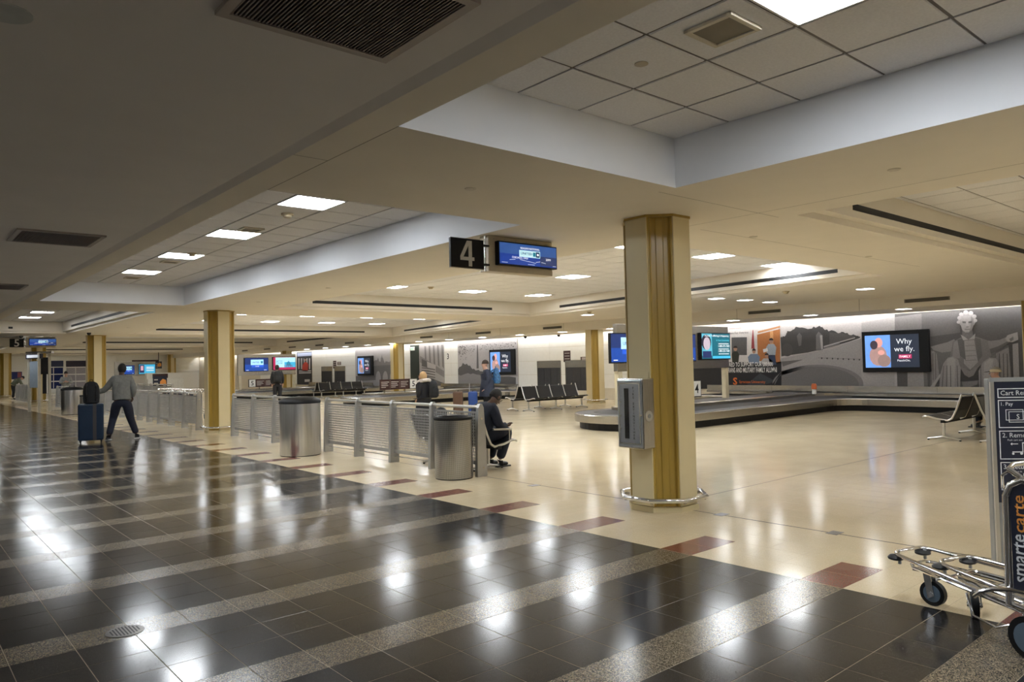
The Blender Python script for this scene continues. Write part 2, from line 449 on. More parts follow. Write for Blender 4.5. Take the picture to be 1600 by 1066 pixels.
LF = [p for p in LF if p[0] < xr(p[1])-.6]
coffer(7.36, xr, *COFY[0], True, 9.45-PT/2, -.9-PT/2, True, LC)
coffer(7.36, xr, *COFY[1], True, 11.9-PT/2, 11.74-PT/2, True, LD)
coffer(7.36, xr, *COFY[2], True, 12.05-PT/2, 29.2-PT/2, False, LF)
LG = {}
for k in (3, 4, 5):
    a, b = COFY[k]
    LG[k] = [(x, y) for x in (10.5, 15.5) for y in ((a+3, a+8.6) if k < 5 else (a+3,))]
    coffer(7.36, xr, a, b, True, 10.5-PT/2, a+3-PT/2, False, LG[k])
fr = MB()
for q in ((-.3,.3,-.3,-.285),(-.3,.3,.285,.3),(-.3,-.285,-.285,.285),(.285,.3,-.285,.285)): fr.box(q[0], q[1], q[2], q[3], -.012, .002)
FRM = fr.mesh('frame', M_frame)
DIF = MB().box(-.285, .285, -.285, .285, -.006, .0).mesh('diffuser', M_diff)
def troffer(x, y, label, z=ZT):
    t = thing('ceiling_light', label, 'ceiling light', (x, y, z), 0, 'square ceiling light panels')
    inst('frame', FRM, t); inst('diffuser', DIF, t)
for ya_, yb_ in OPP:  # unseen coffers mirrored across the corridor to house the added lamps
    o_ = MB().strip([(-4.4, ya_), (-1.6, ya_), (-1.6, yb_), (-4.4, yb_)], zc, [(-4.4, ya_), (-1.6, ya_), (-1.6, yb_), (-4.4, yb_)], ZT).build('coffer', M_white, ceil)
    MB().box(-4.4, -1.6, ya_, yb_, ZT, ZT+.02).build('coffer_ceiling', M_tile, o_)
where = [(LA, 'white panel light in the nearest corridor coffer, {} from its far end'),
         (LB, 'white panel light in the long corridor coffer, {} from the near end'),
         (LE, 'white panel light in the dim far corridor coffer, {} from its far end')]
for lst, tx in where:
    for n, (x, y) in enumerate(lst): troffer(x, y, tx.format(ORD[n]))
OL = [(-3.0, ya_+1.2+2.46*i) for ya_, yb_ in OPP[:3] for i in range(0, 5 if yb_-ya_ > 11 else 4, 2)]  # unseen lamps added so the left side is not too dark
for n, (x, y) in enumerate(OL): troffer(x, y, 'added unseen panel light on the left side of the corridor, {} from the camera end'.format(ORD[n]))
for n, (x, y) in enumerate(LC): troffer(x, y, f'white panel light in the nearest hall coffer at right, {ORD[n]}')
for n, (x, y) in enumerate(LD):
    troffer(x, y, 'panel light in the coffer behind the gate sign, row {}, {} along'.format(['nearest the corridor', 'in the middle', 'nearest the wall'][n//3], ORD[n % 3]))
for n, (x, y) in enumerate(LF):
    troffer(x, y, f'white panel light in the second hall coffer from the camera, {ORD[n]} of eleven')
for k in (3, 4, 5):
    for n, (x, y) in enumerate(LX[k]): troffer(x, y, f'white panel light in the {ORD[k]} corridor coffer from the camera, {ORD[n]} along')
    for n, (x, y) in enumerate(LG[k]): troffer(x, y, f'white panel light in the {ORD[k]} hall coffer from the camera, {ORD[n]} along')
# ceiling grilles of the corridor
def big_grille(xa, xb_, ya, yb, label):
    t = thing('return_grille', label, 'air grille', ((xa+xb_)/2, (ya+yb)/2, ZS+.02), 0, 'square return grilles in the corridor ceiling')
    hx, hy = (xb_-xa)/2, (yb-ya)/2; f = MB(); w_ = .045
    f.box(-hx, hx, -hy, -hy+w_, -.02, 0); f.box(-hx, hx, hy-w_, hy, -.02, 0); f.box(-hx, -hx+w_, -hy+w_, hy-w_, -.02, 0); f.box(hx-w_, hx, -hy+w_, hy-w_, -.02, 0)
    f.build('frame', mat('grille frame', (.34, .3, .27), .5, .2), t)
    MB().box(-hx+w_, hx-w_, -hy+w_, hy-w_, -.004, -.001).build('recess', M_grilled, t)
    v = MB(); n = 44
    for k in range(n):
        x = -hx+w_+(2*hx-2*w_)*(k+.5)/n; v.box(x-.0035, x+.0035, -hy+w_, hy-w_, -.016, -.004)
    tag(v.build('fins', M_grille, t), kind='stuff')
for (ya, yb), lab in zip(((2.37, 3.135), (9.08, 9.93), (14.75, 15.62), (21.5, 22.4)), ('large square return grille nearest the camera', 'square return grille in the middle of the dim ceiling at left', 'square return grille at the left edge, beyond the middle one', 'square return grille farthest down the corridor')):
    big_grille(1.07, 1.9, ya, yb, lab)
# little ceiling fittings
def disc_thing(name, lab, cat, x, y, z, r, h, m, grp=None):
    t = tag(MB().lathe([(r, 0), (r, -h*.5), (r*.8, -h), (.001, -h)], seg=20).build(name, m, None, True), lab, cat, grp); t.location = (x, y, z); return t
P = onz(1002, 98, ZT); disc_thing('sprinkler_cover', 'round cover plate in a tile of the nearest coffer', 'sprinkler', P.x, P.y, ZT-.008, .045, .006, mat('cover plate', (.42, .36, .27), .5))
spr = [(735, 295, 'on the soffit left of the gate sign'), (1397, 265, 'on the soffit right of the column'), (1177, 370, 'on the soffit just right of the column top'), (1357, 401, 'on the soffit below the long slot at right'), (513, 450, 'on the soffit under the long coffer'), (404, 472, 'on the soffit near the second column'), (200, 512, 'on the soffit above the third column')]
for px, py, lab in spr:
    P = onz(px, py, ZS); disc_thing('sprinkler_cover', 'flat round sprinkler cover ' + lab, 'sprinkler', P.x, P.y, ZS, .05, .008, mat('soffit cover', (.55, .5, .42), .6))
P = onz(8, 19, ZS+.02); disc_thing('sprinkler_cover', 'pale round cover in the upper left corner of the ceiling', 'sprinkler', P.x, P.y, ZS+.02, .1, .012, mat('pale cover', (.5, .52, .52), .6))
det = mat('detector plastic', (.55, .46, .3), .5)
for px, py, z, lab in ((449, 333, ZT, 'beige smoke detector beside the first light of the long coffer'), (300, 395, ZT, 'grey smoke detector below the third light of the long coffer'), (673, 448, ZT, 'beige smoke detector in the coffer left of the gate sign'), (1228, 455, ZS, 'beige smoke detector on the soffit above the advertisement'), (921, 487, ZS, 'beige smoke detector above the column behind the first')):
    P = onz(px, py, z); t = tag(MB().lathe([(.075, 0), (.075, -.02), (.05, -.025), (.05, -.045), (.035, -.055), (.001, -.055)], seg=20).build('smoke_detector', det, None, True), lab, 'smoke detector'); t.location = (P.x, P.y, z-.006)
camd = mat('camera dome', (.02, .02, .02), .2)
for px, py, z, lab in ((139, 520, ZS, 'dark dome camera above the third column'), (33, 525, ZS, 'dark dome camera above the gate five sign'), (821, 530, ZL, 'dark dome camera over the white panels'), (873, 523, ZL, 'dark dome camera over the baggage openings'), (1076, 466, ZS, 'dark dome camera right of the first column')):
    P = onz(px, py, z)
    if P.x > 21.9: P = onx(px, py, 21.5)
    t = tag(MB().lathe([(.07, 0), (.07, -.03), (.055, -.07), (.03, -.095), (.001, -.1)], seg=16).build('dome_camera', camd, None, True), lab, 'camera'); t.location = (P.x, P.y, z)
# square speakers on the tiles
def speaker(x, y, lab, z=ZT-.008, s=.16):
    t = thing('ceiling_speaker', lab, 'speaker', (x, y, z)); f = MB()
    for q in ((-1,1,-1,-.8),(-1,1,.8,1),(-1,-.8,-.8,.8),(.8,1,-.8,.8)): f.box(q[0]*s, q[1]*s, q[2]*s, q[3]*s, -.02, 0)
    f.build('frame', mat('speaker frame', (.56, .5, .38), .5), t, bevel=.004); MB().box(-s*.8, s*.8, -s*.8, s*.8, -.012, -.002).build('grille', mat('speaker mesh', (.2, .17, .12), .7), t)
P = onz(1129, 43, ZT); speaker(P.x, P.y, 'square tan speaker on a tile of the nearest coffer')
for px, py, lab in ((392, 357, 'second light'), (266, 408, 'third light'), (207, 433, 'fourth light')):
    P = onz(px, py, ZT); speaker(P.x, P.y, f'square speaker on the long coffer ceiling near the {lab}', s=.14)
# ------------------------------------------------------------------ bulkhead, lower soffit, cove, walls
b = MB(); b.quad((XF, YBACK, ZS), (XF, YEND, ZS), (XF, YEND, ZL), (XF, YBACK, ZL)); b.quad((XF, YBACK, ZL), (XF, YEND, ZL), (21.95, YEND, ZL), (21.95, YBACK, ZL))
b.quad((21.95, YBACK, ZL), (21.95, YEND, ZL), (21.95, YEND, 2.98), (21.95, YBACK, 2.98))
b.quad((21.95, YBACK, 2.98), (21.95, YEND, 2.98), (XW+.1, YEND, 2.98), (XW+.1, YBACK, 2.98))
bulk = b.build('trim_1', M_soff); tag(bulk, kind='structure')
bj = MB()
for y in (8.9, 12.6, 16.4, 20.1, 23.9, 27.6, 31.4): bj.box(XF-.001, XF+.003, y-.006, y+.006, ZL, ZS)
bj.build('panel_joint', MATS['shadow joint'], bulk)
MB().box(21.97, 22.03, YBACK+.3, YEND-.3, 2.80, 2.84).build('cove_lamp', M_cove, bulk)
def linear_grille(y0, lab, z0=2.86, z1=2.95, L=1.05):
    t = thing('wall_grille', lab, 'air grille', (XF, y0, z0), 0, 'small grilles along the bulkhead')
    MB().box(-.012, 0, 0, L, 0, z1-z0).build('frame', mat('bulkhead grille', (.22, .2, .16), .5, .3), t)
    f = MB()
    for k in range(6): f.box(-.016, -.012, .03, L-.03, .008+k*.0135, .014+k*.0135)
    tag(f.build('fins', M_grilled, t), kind='stuff')
gy = [onx(1484, 463, XF).y, onx(1220, 486, XF).y, onx(767, 524, XF).y-.0, onx(878, 514, XF).y, onx(676, 528, XF).y]
gl = ['above the seated statue mural', 'above the park mural', 'above the monument mural', 'above the baggage openings', 'above the flag mural']
for y, l in zip(gy, gl): linear_grille(y, 'thin dark grille on the bulkhead '+l)
for k, y in enumerate((36.5, 40.2, 44.0, 48.0, 52.0)): linear_grille(y, f'thin dark grille on the far bulkhead, {ORD[k]} past the second row column')
DWN = MB().box(-.15, .15, -.15, .15, -.005, .001).mesh('diffuser', M_down); DFR = MB()
for q in ((-.17,.17,-.17,-.15),(-.17,.17,.15,.17),(-.17,-.15,-.15,.15),(.15,.17,-.15,.15)): DFR.box(*q, -.008, .001)
DFR = DFR.mesh('frame', M_frame)
def downlight(x, y, z, lab):
    t = thing('downlight', lab, 'downlight', (x, y, z), 0, 'small square downlights'); inst('frame', DFR, t); inst('diffuser', DWN, t)
for k, (px, py) in enumerate(((1119, 466.5), (1164, 469), (1203, 472), (1352, 451.5))):
    P = onz(px, py, ZS); downlight(P.x, P.y, ZS, ['left small light of three above the advertisement', 'middle small light of three above the advertisement', 'right small light of three above the advertisement', 'lone small light on the soffit above the television'][k])
for k in range(16):
    y = 5.4+k*2.52
    if k == 0: continue
    downlight(20.15, y, ZL, f'small light under the bulkhead by the mural wall, {ORD[k-1]} from the right')
P = onz(918, 492, ZS); downlight(P.x, P.y, ZS, 'small light beside the beige detector left of the first column')
wl = tag(MB().box(XW, XW+.2, YBACK, YEND, 0, 3.05).build('wall_right', M_wallw), kind='structure')
tag(MB().box(XLEFT-.2, XLEFT, YBACK, YEND, 0, 3.1).build('wall_left', M_wallw), kind='structure')
tag(MB().box(XLEFT, XW, YBACK-.2, YBACK, 0, 3.6).build('wall_back', M_wallw), kind='structure')
we = tag(MB().box(XLEFT, XW, YEND, YEND+.2, 0, 3.6).build('wall_far', M_panelw), kind='structure')

# white wall panels of the feature wall (pieces of the wall)
OPEN = [(22.84, 24.36), (21.0, 22.58), (44.03, 45.6), (42.27, 43.74), (17.4, 18.9)]
def wall_panels(ya, yb, n):
    zs = [.47, 1.03, 1.64, 2.22, 2.73]
    for k in range(n):
        y0, y1 = ya+(yb-ya)*k/n, ya+(yb-ya)*(k+1)/n
        for r in range(4):
            segs = [(y0, y1)]
            if r < 2:
                for oa, ob in OPEN:
                    ns = []
                    for a, c in segs:
                        if ob <= a or oa >= c: ns.append((a, c))
                        else:
                            if oa > a+.03: ns.append((a, oa))
                            if ob < c-.03: ns.append((ob, c))
                    segs = ns
            for a, c in segs:
                MB().box(XW-.02, XW, a+.006, c-.006, zs[r]+.006, zs[r+1]-.006).build('wall_panel', M_panelw, wl)
wall_panels(17.25, 25.63, 4); wall_panels(30.3, 31.5, 2); wall_panels(40.95, 46.98, 3); wall_panels(49.4, 56, 3); wall_panels(34.75, 36.25, 1)
# baggage openings with strip curtains
for k, (a, c) in enumerate(OPEN):
    t = thing('baggage_opening', ['left baggage opening behind the middle bench', 'right baggage opening beside the second row column', 'left of the two far baggage openings', 'right of the two far baggage openings', 'baggage opening hidden right of the second row column'][k], 'baggage opening', (XW, (a+c)/2, 0), 0, 'baggage openings in the white wall')
    h = (c-a)/2
    MB().box(-.03, 0, -h, h, 1.33, 1.63).build('header', M_steelh, t)
    f = MB(); f.box(-.03, 0, -h, -h+.04, .4, 1.33); f.box(-.03, 0, h-.04, h, .4, 1.33); f.build('jamb', M_steelh, t)
    n = 7
    for q in range(n):
        y0 = -h+.04+(2*h-.08)*q/n; y1 = -h+.04+(2*h-.08)*(q+1)/n
        MB().box(-.015-.006*(q % 2), -.006, y0+.004, y1-.004, .36, 1.34).build('curtain_strip', M_rubber, t)
for k, (px, py, wd, hd, m_, lab) in enumerate(((886, 557, .42, .48, M_brown, 'brown notice above the right baggage opening'), (914, 561, .5, .18, M_brown, 'small brown notice beside the second row column'), (523, 570, .42, .5, M_brown, 'brown notice above the far baggage openings'), (530, 568, .5, .2, M_brown, 'small brown notice beside the far tall one'))):
    P = onx(px, py, XW-.021)
    t = thing('wall_notice', lab, 'sign', P); MB().box(-.006, 0, -wd/2, wd/2, -hd/2, hd/2).build('plate', m_, t)
    ln = MB()
    for r in range(3): ln.box(-.0075, -.006, -wd*.38, wd*.34, hd*(.28-.25*r)-.012, hd*(.28-.25*r)+.012)
    ln.build('print_lines', flat('pale line', (.6, .55, .5)), t)
P = onx(700, 557, XW-.02); t = thing('wall_number', 'small dark number plate on the white panels beside the flag mural', 'sign', P)
MB().box(-.004, 0, -.12, .12, -.2, .2).build('plate', M_panelw, t); text('3', (-.005, 0, 0), (0,-1,0), (0,0,1), height=.3, m=M_black, parent=t, align='CENTER', bold=.012)

# ------------------------------------------------------------------ flat prints on the feature wall
def W(px, py, k=0): return onx(px, py, XW-.046-.003*k)
def poly(parent, name, pts, m, k):
    ps = [W(x, y, k) for x, y in pts]
    n = len(ps); a = sum((ps[i].y*ps[(i+1) % n].z-ps[(i+1) % n].y*ps[i].z) for i in range(n))
    if a > 0: ps.reverse()
    return MB().add(ps, [tuple(range(n))]).build(name, m, parent)
def mural(name, lab, ya, yb, z0, z1, m, cat='mural'):
    t = thing(name, lab, cat); MB().box(XW-.0445, XW-.0205, ya, yb, z0, z1).build('print_sheet', m, t); return t
def ell(cx, cy, rx, ry, a0=0, a1=360, n=24, tilt=0):
    o = []
    for i in range(n+1 if a1-a0 < 360 else n):
        a = R(a0+(a1-a0)*i/n); x, y = rx*math.cos(a), ry*math.sin(a); o.append((cx+x*math.cos(tilt)-y*math.sin(tilt), cy+x*math.sin(tilt)+y*math.cos(tilt)))
    return o
def crowns(pts, r, n=5, seed=1):
    """leafy upper outline through pts (left to right)"""
    rd = random.Random(seed); o = []
    for i in range(len(pts)-1):
        (x0, y0), (x1, y1) = pts[i], pts[i+1]
        for k in range(n):
            t = k/n; o.append((x0+(x1-x0)*t+rd.uniform(-r, r)*.5, y0+(y1-y0)*t+rd.uniform(-r, r)))
    o.append(pts[-1]); return o
gs = lambda v: flat('grey %d' % int(v*1000), (v, v*.955, v*.96))
# park photograph
g = mural('park_mural', 'grey photograph mural of trees, a pillar and a wide paved plaza', 9.0, 12.61, .47, 2.73, gs(.5))
poly(g, 'sky', [(1221, 505), (1346, 493), (1346, 530), (1221, 560)], gs(.55), 0)
poly(g, 'trees', crowns([(1220, 527), (1226, 526), (1230, 519), (1243, 512), (1262, 513), (1280, 510), (1295, 517), (1315, 520), (1333, 523), (1344, 526)], 1.6, 6, 3)+[(1344, 528), (1330, 533), (1288, 545), (1262, 551), (1221, 557)], gs(.055), 1)
poly(g, 'far_trees', crowns([(1296, 519), (1312, 521), (1334, 524)], 1, 5, 5)+[(1336, 527), (1296, 540)], gs(.09), 2)
poly(g, 'lantern', [(1245, 525), (1249, 520), (1253, 525), (1252, 540), (1248, 541)], gs(.13), 3)
poly(g, 'pillar', [(1275, 524), (1279, 518), (1285, 524), (1286, 547), (1275, 548)], gs(.16), 3)
poly(g, 'pillar_light_side', [(1281, 524), (1285, 524), (1286, 546), (1283, 547)], gs(.4), 4)
poly(g, 'shrub', ell(1230, 547, 9, 10), gs(.07), 3)
poly(g, 'parapet', [(1287, 541), (1312, 534), (1312, 539), (1287, 545)], gs(.2), 3)
poly(g, 'parapet_top', [(1287, 541), (1336, 527), (1336, 528.5), (1287, 543)], gs(.45), 4)
poly(g, 'lawn', [(1221, 565), (1255, 562), (1223, 573)], gs(.14), 2)
poly(g, 'paving', [(1221, 560), (1300, 545), (1346, 529), (1346, 612), (1221, 611)], gs(.36), 1)
poly(g, 'bollards_walk', [(1278, 558.5), (1346, 561), (1346, 562), (1278, 560)], gs(.28), 2)
for k in range(8): poly(g, 'bollard', [(1283+k*8.4, 558.6+k*.35), (1285+k*8.4, 558.6+k*.35), (1285+k*8.4, 561+k*.35), (1283+k*8.4, 561+k*.35)], gs(.05), 3)
poly(g, 'pool_rim', ell(1278, 600, 71, 30, 180, 360, 30)+[(1349, 611), (1221, 611), (1221, 580)], gs(.22), 2)
poly(g, 'pool', ell(1276, 602, 66, 29, 180, 360, 30)+[(1342, 611), (1221, 611), (1221, 583)], gs(.17), 3)
poly(g, 'caption_line', [(1224, 606.6), (1294, 605.6), (1294, 606.9), (1224, 607.9)], gs(.34), 4)
# seated figure photograph, a plain generic stone figure
g = mural('statue_mural', 'dark grey photograph mural of a large seated stone figure', 5.6, 9.0, .47, 2.73, gs(.10))
SL = [0.0]
def sp(name, pts, v):
    SL[0] += .35; return poly(g, name, pts, gs(v), SL[0])
sp('upper_shade', [(1440, 490), (1500, 486), (1500, 520), (1440, 528)], .15)
sp('upper_shade', [(1395, 496), (1440, 490), (1440, 528), (1395, 532)], .22)
sp('pale_edge', [(1346, 505), (1398, 495), (1398, 611), (1346, 611)], .42)
sp('chair_side', [(1418, 582), (1443, 582), (1444, 611), (1418, 611)], .34)
sp('chair_side', [(1443, 582), (1449, 584), (1450, 611), (1444, 611)], .17)
sp('mantle', [(1454, 547), (1490, 534), (1545, 532), (1576, 540), (1582, 600), (1584, 611), (1453, 611)], .15)
sp('mantle_light', [(1455, 549), (1463, 548), (1468, 590), (1456, 604)], .28)
sp('mantle_light', [(1556, 552), (1576, 543), (1580, 600), (1560, 590)], .24)
for x in (1561, 1567, 1573): sp('fold', [(x, 553), (x+1.3, 552), (x+2.3, 595), (x+.8, 595)], .1)
for x in (1457, 1461): sp('fold', [(x, 552), (x+1, 552), (x+1.6, 594), (x+.6, 594)], .13)
sp('arm_block', [(1582, 538), (1591, 536), (1593, 600), (1584, 600)], .32)
sp('right_arm', [(1454, 542), (1464, 539), (1480, 535), (1491, 530), (1498, 545), (1487, 556), (1472, 557), (1462, 551)], .25)
sp('right_arm_shade', [(1458, 547), (1472, 551), (1488, 549), (1487, 556), (1472, 557), (1462, 552)], .15)
sp('left_arm', [(1533, 531), (1548, 533), (1562, 531), (1572, 527), (1577, 534), (1562, 546), (1546, 553), (1536, 552)], .23)
sp('left_arm_shade', [(1545, 546), (1560, 541), (1575, 533), (1576, 536), (1562, 547), (1547, 553)], .12)
sp('hand', [(1571, 529), (1574, 524), (1580, 522), (1590, 519), (1591, 531), (1582, 535), (1574, 534)], .33)
sp('hand_shade', [(1577, 530), (1583, 526), (1584, 531), (1579, 534)], .16)
sp('coat', [(1489, 534), (1502, 527), (1525, 526), (1543, 532), (1549, 556), (1531, 575), (1506, 578), (1484, 560)], .19)
sp('coat_light', [(1490, 535), (1498, 531), (1500, 560), (1488, 560)], .26)
sp('waistcoat', [(1506, 533), (1522, 531), (1528, 566), (1516, 578), (1506, 568)], .32)
for y in (540, 548, 556, 563): sp('crease', [(1508, y), (1525, y-1), (1526, y+.2), (1508, y+1.2)], .22)
sp('lapel', [(1496, 531), (1506, 529), (1509, 563), (1500, 556)], .13)
sp('lapel', [(1523, 528), (1532, 530), (1535, 556), (1528, 565)], .14)
sp('neck', [(1504, 514), (1519, 514), (1521, 528), (1503, 528)], .2)
sp('collar', [(1501, 523), (1508, 527), (1513, 531), (1505, 532)], .42)
sp('collar', [(1524, 521), (1518, 527), (1513, 531), (1523, 530)], .38)
sp('hair_back', ell(1511, 500, 14, 12.5, n=18), .36)
for x, y, r in ((1499, 497, 3.4), (1502, 491.5, 3.6), (1509, 488.5, 4), (1517, 489.5, 3.8), (1522.5, 494.5, 3.4), (1524, 501, 3), (1497.5, 503.5, 2.8)): sp('curl', ell(x, y, r, r*.9, n=10), .47)
sp('face', [(1501.5, 498), (1505, 494), (1517, 493.5), (1521, 498), (1521, 509), (1518.5, 516), (1514, 519.5), (1508, 519.5), (1503.5, 516), (1501.5, 509)], .40)
sp('face_shade', [(1517, 494), (1521, 498), (1521, 509), (1518.5, 516), (1514, 519.5), (1516.5, 511)], .27)
sp('brow_shade', [(1503.5, 502), (1509.5, 502.5), (1509, 505.5), (1504, 505)], .16)
sp('brow_shade', [(1513, 502.5), (1519, 501.5), (1518.8, 504.7), (1513.4, 505.4)], .14)
sp('nose', [(1510, 503), (1512, 503), (1513.8, 510.2), (1509, 510.4)], .46)
sp('nose_shade', [(1509.2, 510.4), (1514, 510.2), (1513.4, 511.6), (1509.8, 511.7)], .17)
sp('mouth_shade', [(1507, 514), (1515.5, 513.8), (1515.3, 515), (1507.2, 515.2)], .19)
sp('lap_shade', [(1496, 572), (1514, 588), (1533, 570), (1532, 594), (1500, 596)], .05)
sp('coat_tail', [(1499, 572), (1515, 580), (1530, 571), (1521, 587), (1514, 590), (1507, 586)], .22)
sp('left_leg', [(1469, 585), (1474, 568), (1481, 559), (1489, 557), (1497, 562), (1501, 576), (1500, 611), (1467, 611)], .30)
sp('left_leg_light', [(1480, 561), (1488, 558.5), (1493, 562), (1491, 611), (1482, 611)], .37)
sp('right_leg', [(1529, 580), (1536, 566), (1546, 559), (1556, 560), (1561, 568), (1557, 590), (1547, 611), (1530, 611)], .30)
sp('right_leg_light', [(1538, 567), (1546, 561), (1552, 562), (1545, 611), (1535, 611)], .37)
for q in ((1474, 1471), (1479, 1478), (1495, 1496), (1532, 1532), (1554, 1549), (1484.5, 1485)): sp('fold', [(q[0], 572), (q[0]+1.1, 571), (q[1]+1.4, 610), (q[1], 610)], .13)
sp('cloak_edge', [(1454, 604), (1469, 584), (1470, 587), (1458, 608)], .4)
sp('seat_front', [(1503, 597), (1528, 595), (1525, 611), (1506, 611)], .24)
sp('seat_shade', [(1506, 608), (1527, 601), (1526, 605), (1510, 611)], .12)
# university advertisement
g = mural('university_poster', 'colour advertisement of four people talking above white and orange lettering', 12.63, 17.2, .55, 2.73, flat('ad wall', (.62, .6, .6)), 'poster')
poly(g, 'dark_floor', [(1090, 569), (1130, 566), (1221, 566), (1221, 607), (1060, 608), (1060, 575)], flat('ad dark', (.012, .012, .016)), 0)
poly(g, 'wood_wall', [(1183, 523), (1219, 514), (1219, 568), (1184, 564)], flat('ad wood', (.42, .16, .05)), 0)
poly(g, 'wood_trim', [(1184, 518), (1219, 509), (1219, 512), (1184, 521)], flat('ad trim', (.5, .25, .12)), 1)
poly(g, 'wood_edge', [(1203, 518), (1208, 517), (1209, 560), (1204, 560)], flat('ad pine', (.62, .33, .14)), 1)
poly(g, 'picture', [(1143, 527.5), (1167, 527), (1167, 555), (1143, 555)], flat('ad screen', (.1, .1, .105)), 0)
poly(g, 'flag', [(1176, 516), (1177, 516), (1179, 545), (1174, 545), (1174.5, 532)], flat('ad flag', (.33, .05, .06)), 1)
def adman(cx, hy, r, shirt, sh, low, tr=None, lean=0):
    poly(g, 'printed_person', [(cx-sh, hy+r*2.2+2), (cx-sh*.55, hy+r*1.3), (cx+sh*.55, hy+r*1.3), (cx+sh, hy+r*2.2+2), (cx+sh*.8+lean, low), (cx-sh*.8+lean, low)], flat(shirt[0], shirt[1]), 2)
    poly(g, 'printed_head', ell(cx, hy, r*.85, r*1.15, n=12), flat('ad skin', (.42, .24, .17)), 3)
    poly(g, 'printed_hair', ell(cx, hy-r*.3, r*.95, r*1.0, 180, 360, 10), flat('ad hair', (.03, .02, .018)), 4)
adman(1149, 545, 3.4, ('ad green', (.025, .028, .02)), 6, 566)
adman(1178, 549, 3.2, ('ad denim', (.16, .22, .33)), 9.5, 568)
adman(1198, 556, 3.2, ('ad shirt', (.45, .43, .44)), 9, 570)
adman(1205, 533, 3.6, ('ad blue', (.33, .38, .45)), 8, 556)
poly(g, 'printed_legs', [(1200, 555), (1211, 555), (1213, 570), (1203, 570)], flat('ad jeans', (.03, .05, .11)), 2)
poly(g, 'paper', [(1192, 546), (1199, 544), (1200, 549), (1193, 551)], flat('ad paper', (.7, .7, .72)), 3)
poly(g, 'pennant', [(1167, 600), (1188, 583), (1212, 596), (1176, 607)], flat('ad pennant', (.04, .045, .055)), 1)
tw = flat('ad white', (.85, .85, .85))
text('HONORED TO SUPPORT OUR 280,000', W(1125, 574.5, 3), (0,-1,0), (0,0,1), width=(W(1125, 574, 3).y-W(1208, 574, 3).y), height=.17, m=tw, parent=g, bold=.012)
text('VETERANS AND MILITARY FAMILY ALUMNI', W(1129, 582.5, 3), (0,-1,0), (0,0,1), width=(W(1129, 574, 3).y-W(1214, 574, 3).y), height=.17, m=tw, parent=g, bold=.012)
to = flat('ad orange', (.75, .17, .03))
text('S', W(1145.5, 601.5, 3), (0,-1,0), (0,0,1), width=.17, height=.25, m=to, parent=g, bold=.03)
text('Syracuse University', W(1155, 600, 3), (0,-1,0), (0,0,1), width=(W(1155, 600, 3).y-W(1196, 600, 3).y), height=.12, m=to, parent=g, bold=.004)
text('Syracuse University', W(1139.5, 515, 3), (0,-1,0), (0,0,1), width=.48, height=.05, m=flat('ad red', (.5, .06, .04)), parent=g)
text('The Place For Veterans', W(1131, 522.8, 3), (0,-1,0), (0,0,1), width=.95, height=.07, m=flat('ad ink', (.05, .05, .06)), parent=g)
# monument mural
g = mural('monument_mural', 'grey photograph mural of a tall obelisk among blossom branches', 25.66, 30.27, .47, 2.73, gs(.44))
poly(g, 'obelisk', [(745.2, 540), (746, 538.5), (746.8, 540), (748, 576), (744.6, 576)], gs(.13), 1)
poly(g, 'riders', crowns([(716, 576), (720, 573), (724, 568), (735, 571), (738, 577), (745, 578), (755, 580), (765, 586), (806, 590)], 1.4, 4, 8)+[(806, 603), (716, 603)], gs(.1), 1)
poly(g, 'crowd_light', crowns([(716, 586), (740, 584), (760, 592)], 2, 5, 9)+[(760, 602), (716, 602)], gs(.24), 2)
rd = random.Random(5)
for k in range(210):
    x = rd.choice([rd.uniform(717, 742), rd.uniform(750, 808), rd.uniform(716, 730)]); y0 = 541+ (x-716)*-.075; y = y0+abs(rd.gauss(0, 9 if x < 742 else 7)); r = rd.uniform(.4, 1.1)
    poly(g, 'leaf', [(x-r, y), (x, y-r*.6), (x+r, y+rd.uniform(-.4, .4)), (x, y+r*.7)], gs(rd.choice([.05, .08, .12])), 2.5)
# flag mural
g = mural('flag_mural', 'grey photograph mural of a flag hanging before a columned facade', 31.5, 33.8, .47, 2.73, gs(.40))
for k in range(5): poly(g, 'pier_shadow', [(663+k*6.6, 541-k*.5), (665.6+k*6.6, 541-k*.5), (666.5+k*6.8, 566+k*2.5), (664+k*6.8, 563+k*2.5)], gs(.2), 1)
poly(g, 'cornice', [(656, 556), (694, 580), (694, 590), (656, 566)], gs(.24), 1)
poly(g, 'flag_cloth', [(659, 561), (667, 565), (681, 571), (680, 590), (668, 588), (659, 578)], gs(.5), 2)
for k in range(4): poly(g, 'stripe', [(659, 574+k*4), (668, 574.5+k*4), (680, 577+k*4), (680, 579+k*4), (668, 577+k*4), (659, 576+k*4)], gs(.17), 3)
poly(g, 'canton', [(659, 561), (667, 565), (667.6, 574.5), (659, 572.5)], gs(.12), 4)
poly(g, 'lower_shade', [(660, 586), (676, 592), (694, 599), (694, 603), (657, 603)], gs(.12), 2)
# city mural
g = mural('city_mural', 'grey photograph mural of a stone arch bridge below a city skyline', 36.3, 40.92, .47, 2.73, gs(.43))
poly(g, 'bridge', [(584, 572), (618, 569), (618, 594), (556, 597), (556, 588), (584, 588)], gs(.14), 1)
poly(g, 'skyline', crowns([(584, 567), (590, 560), (594, 564), (596, 555), (600, 566), (610, 564), (618, 560)], 2.2, 4, 4)+[(618, 570), (584, 572)], gs(.2), 2)
for k in range(3): poly(g, 'arch', ell(591+k*11, 594, 4.2, 14, 180, 360, 14), gs(.32), 2)
poly(g, 'water', [(556, 596), (619, 592), (619, 603), (556, 604)], gs(.33), 2)
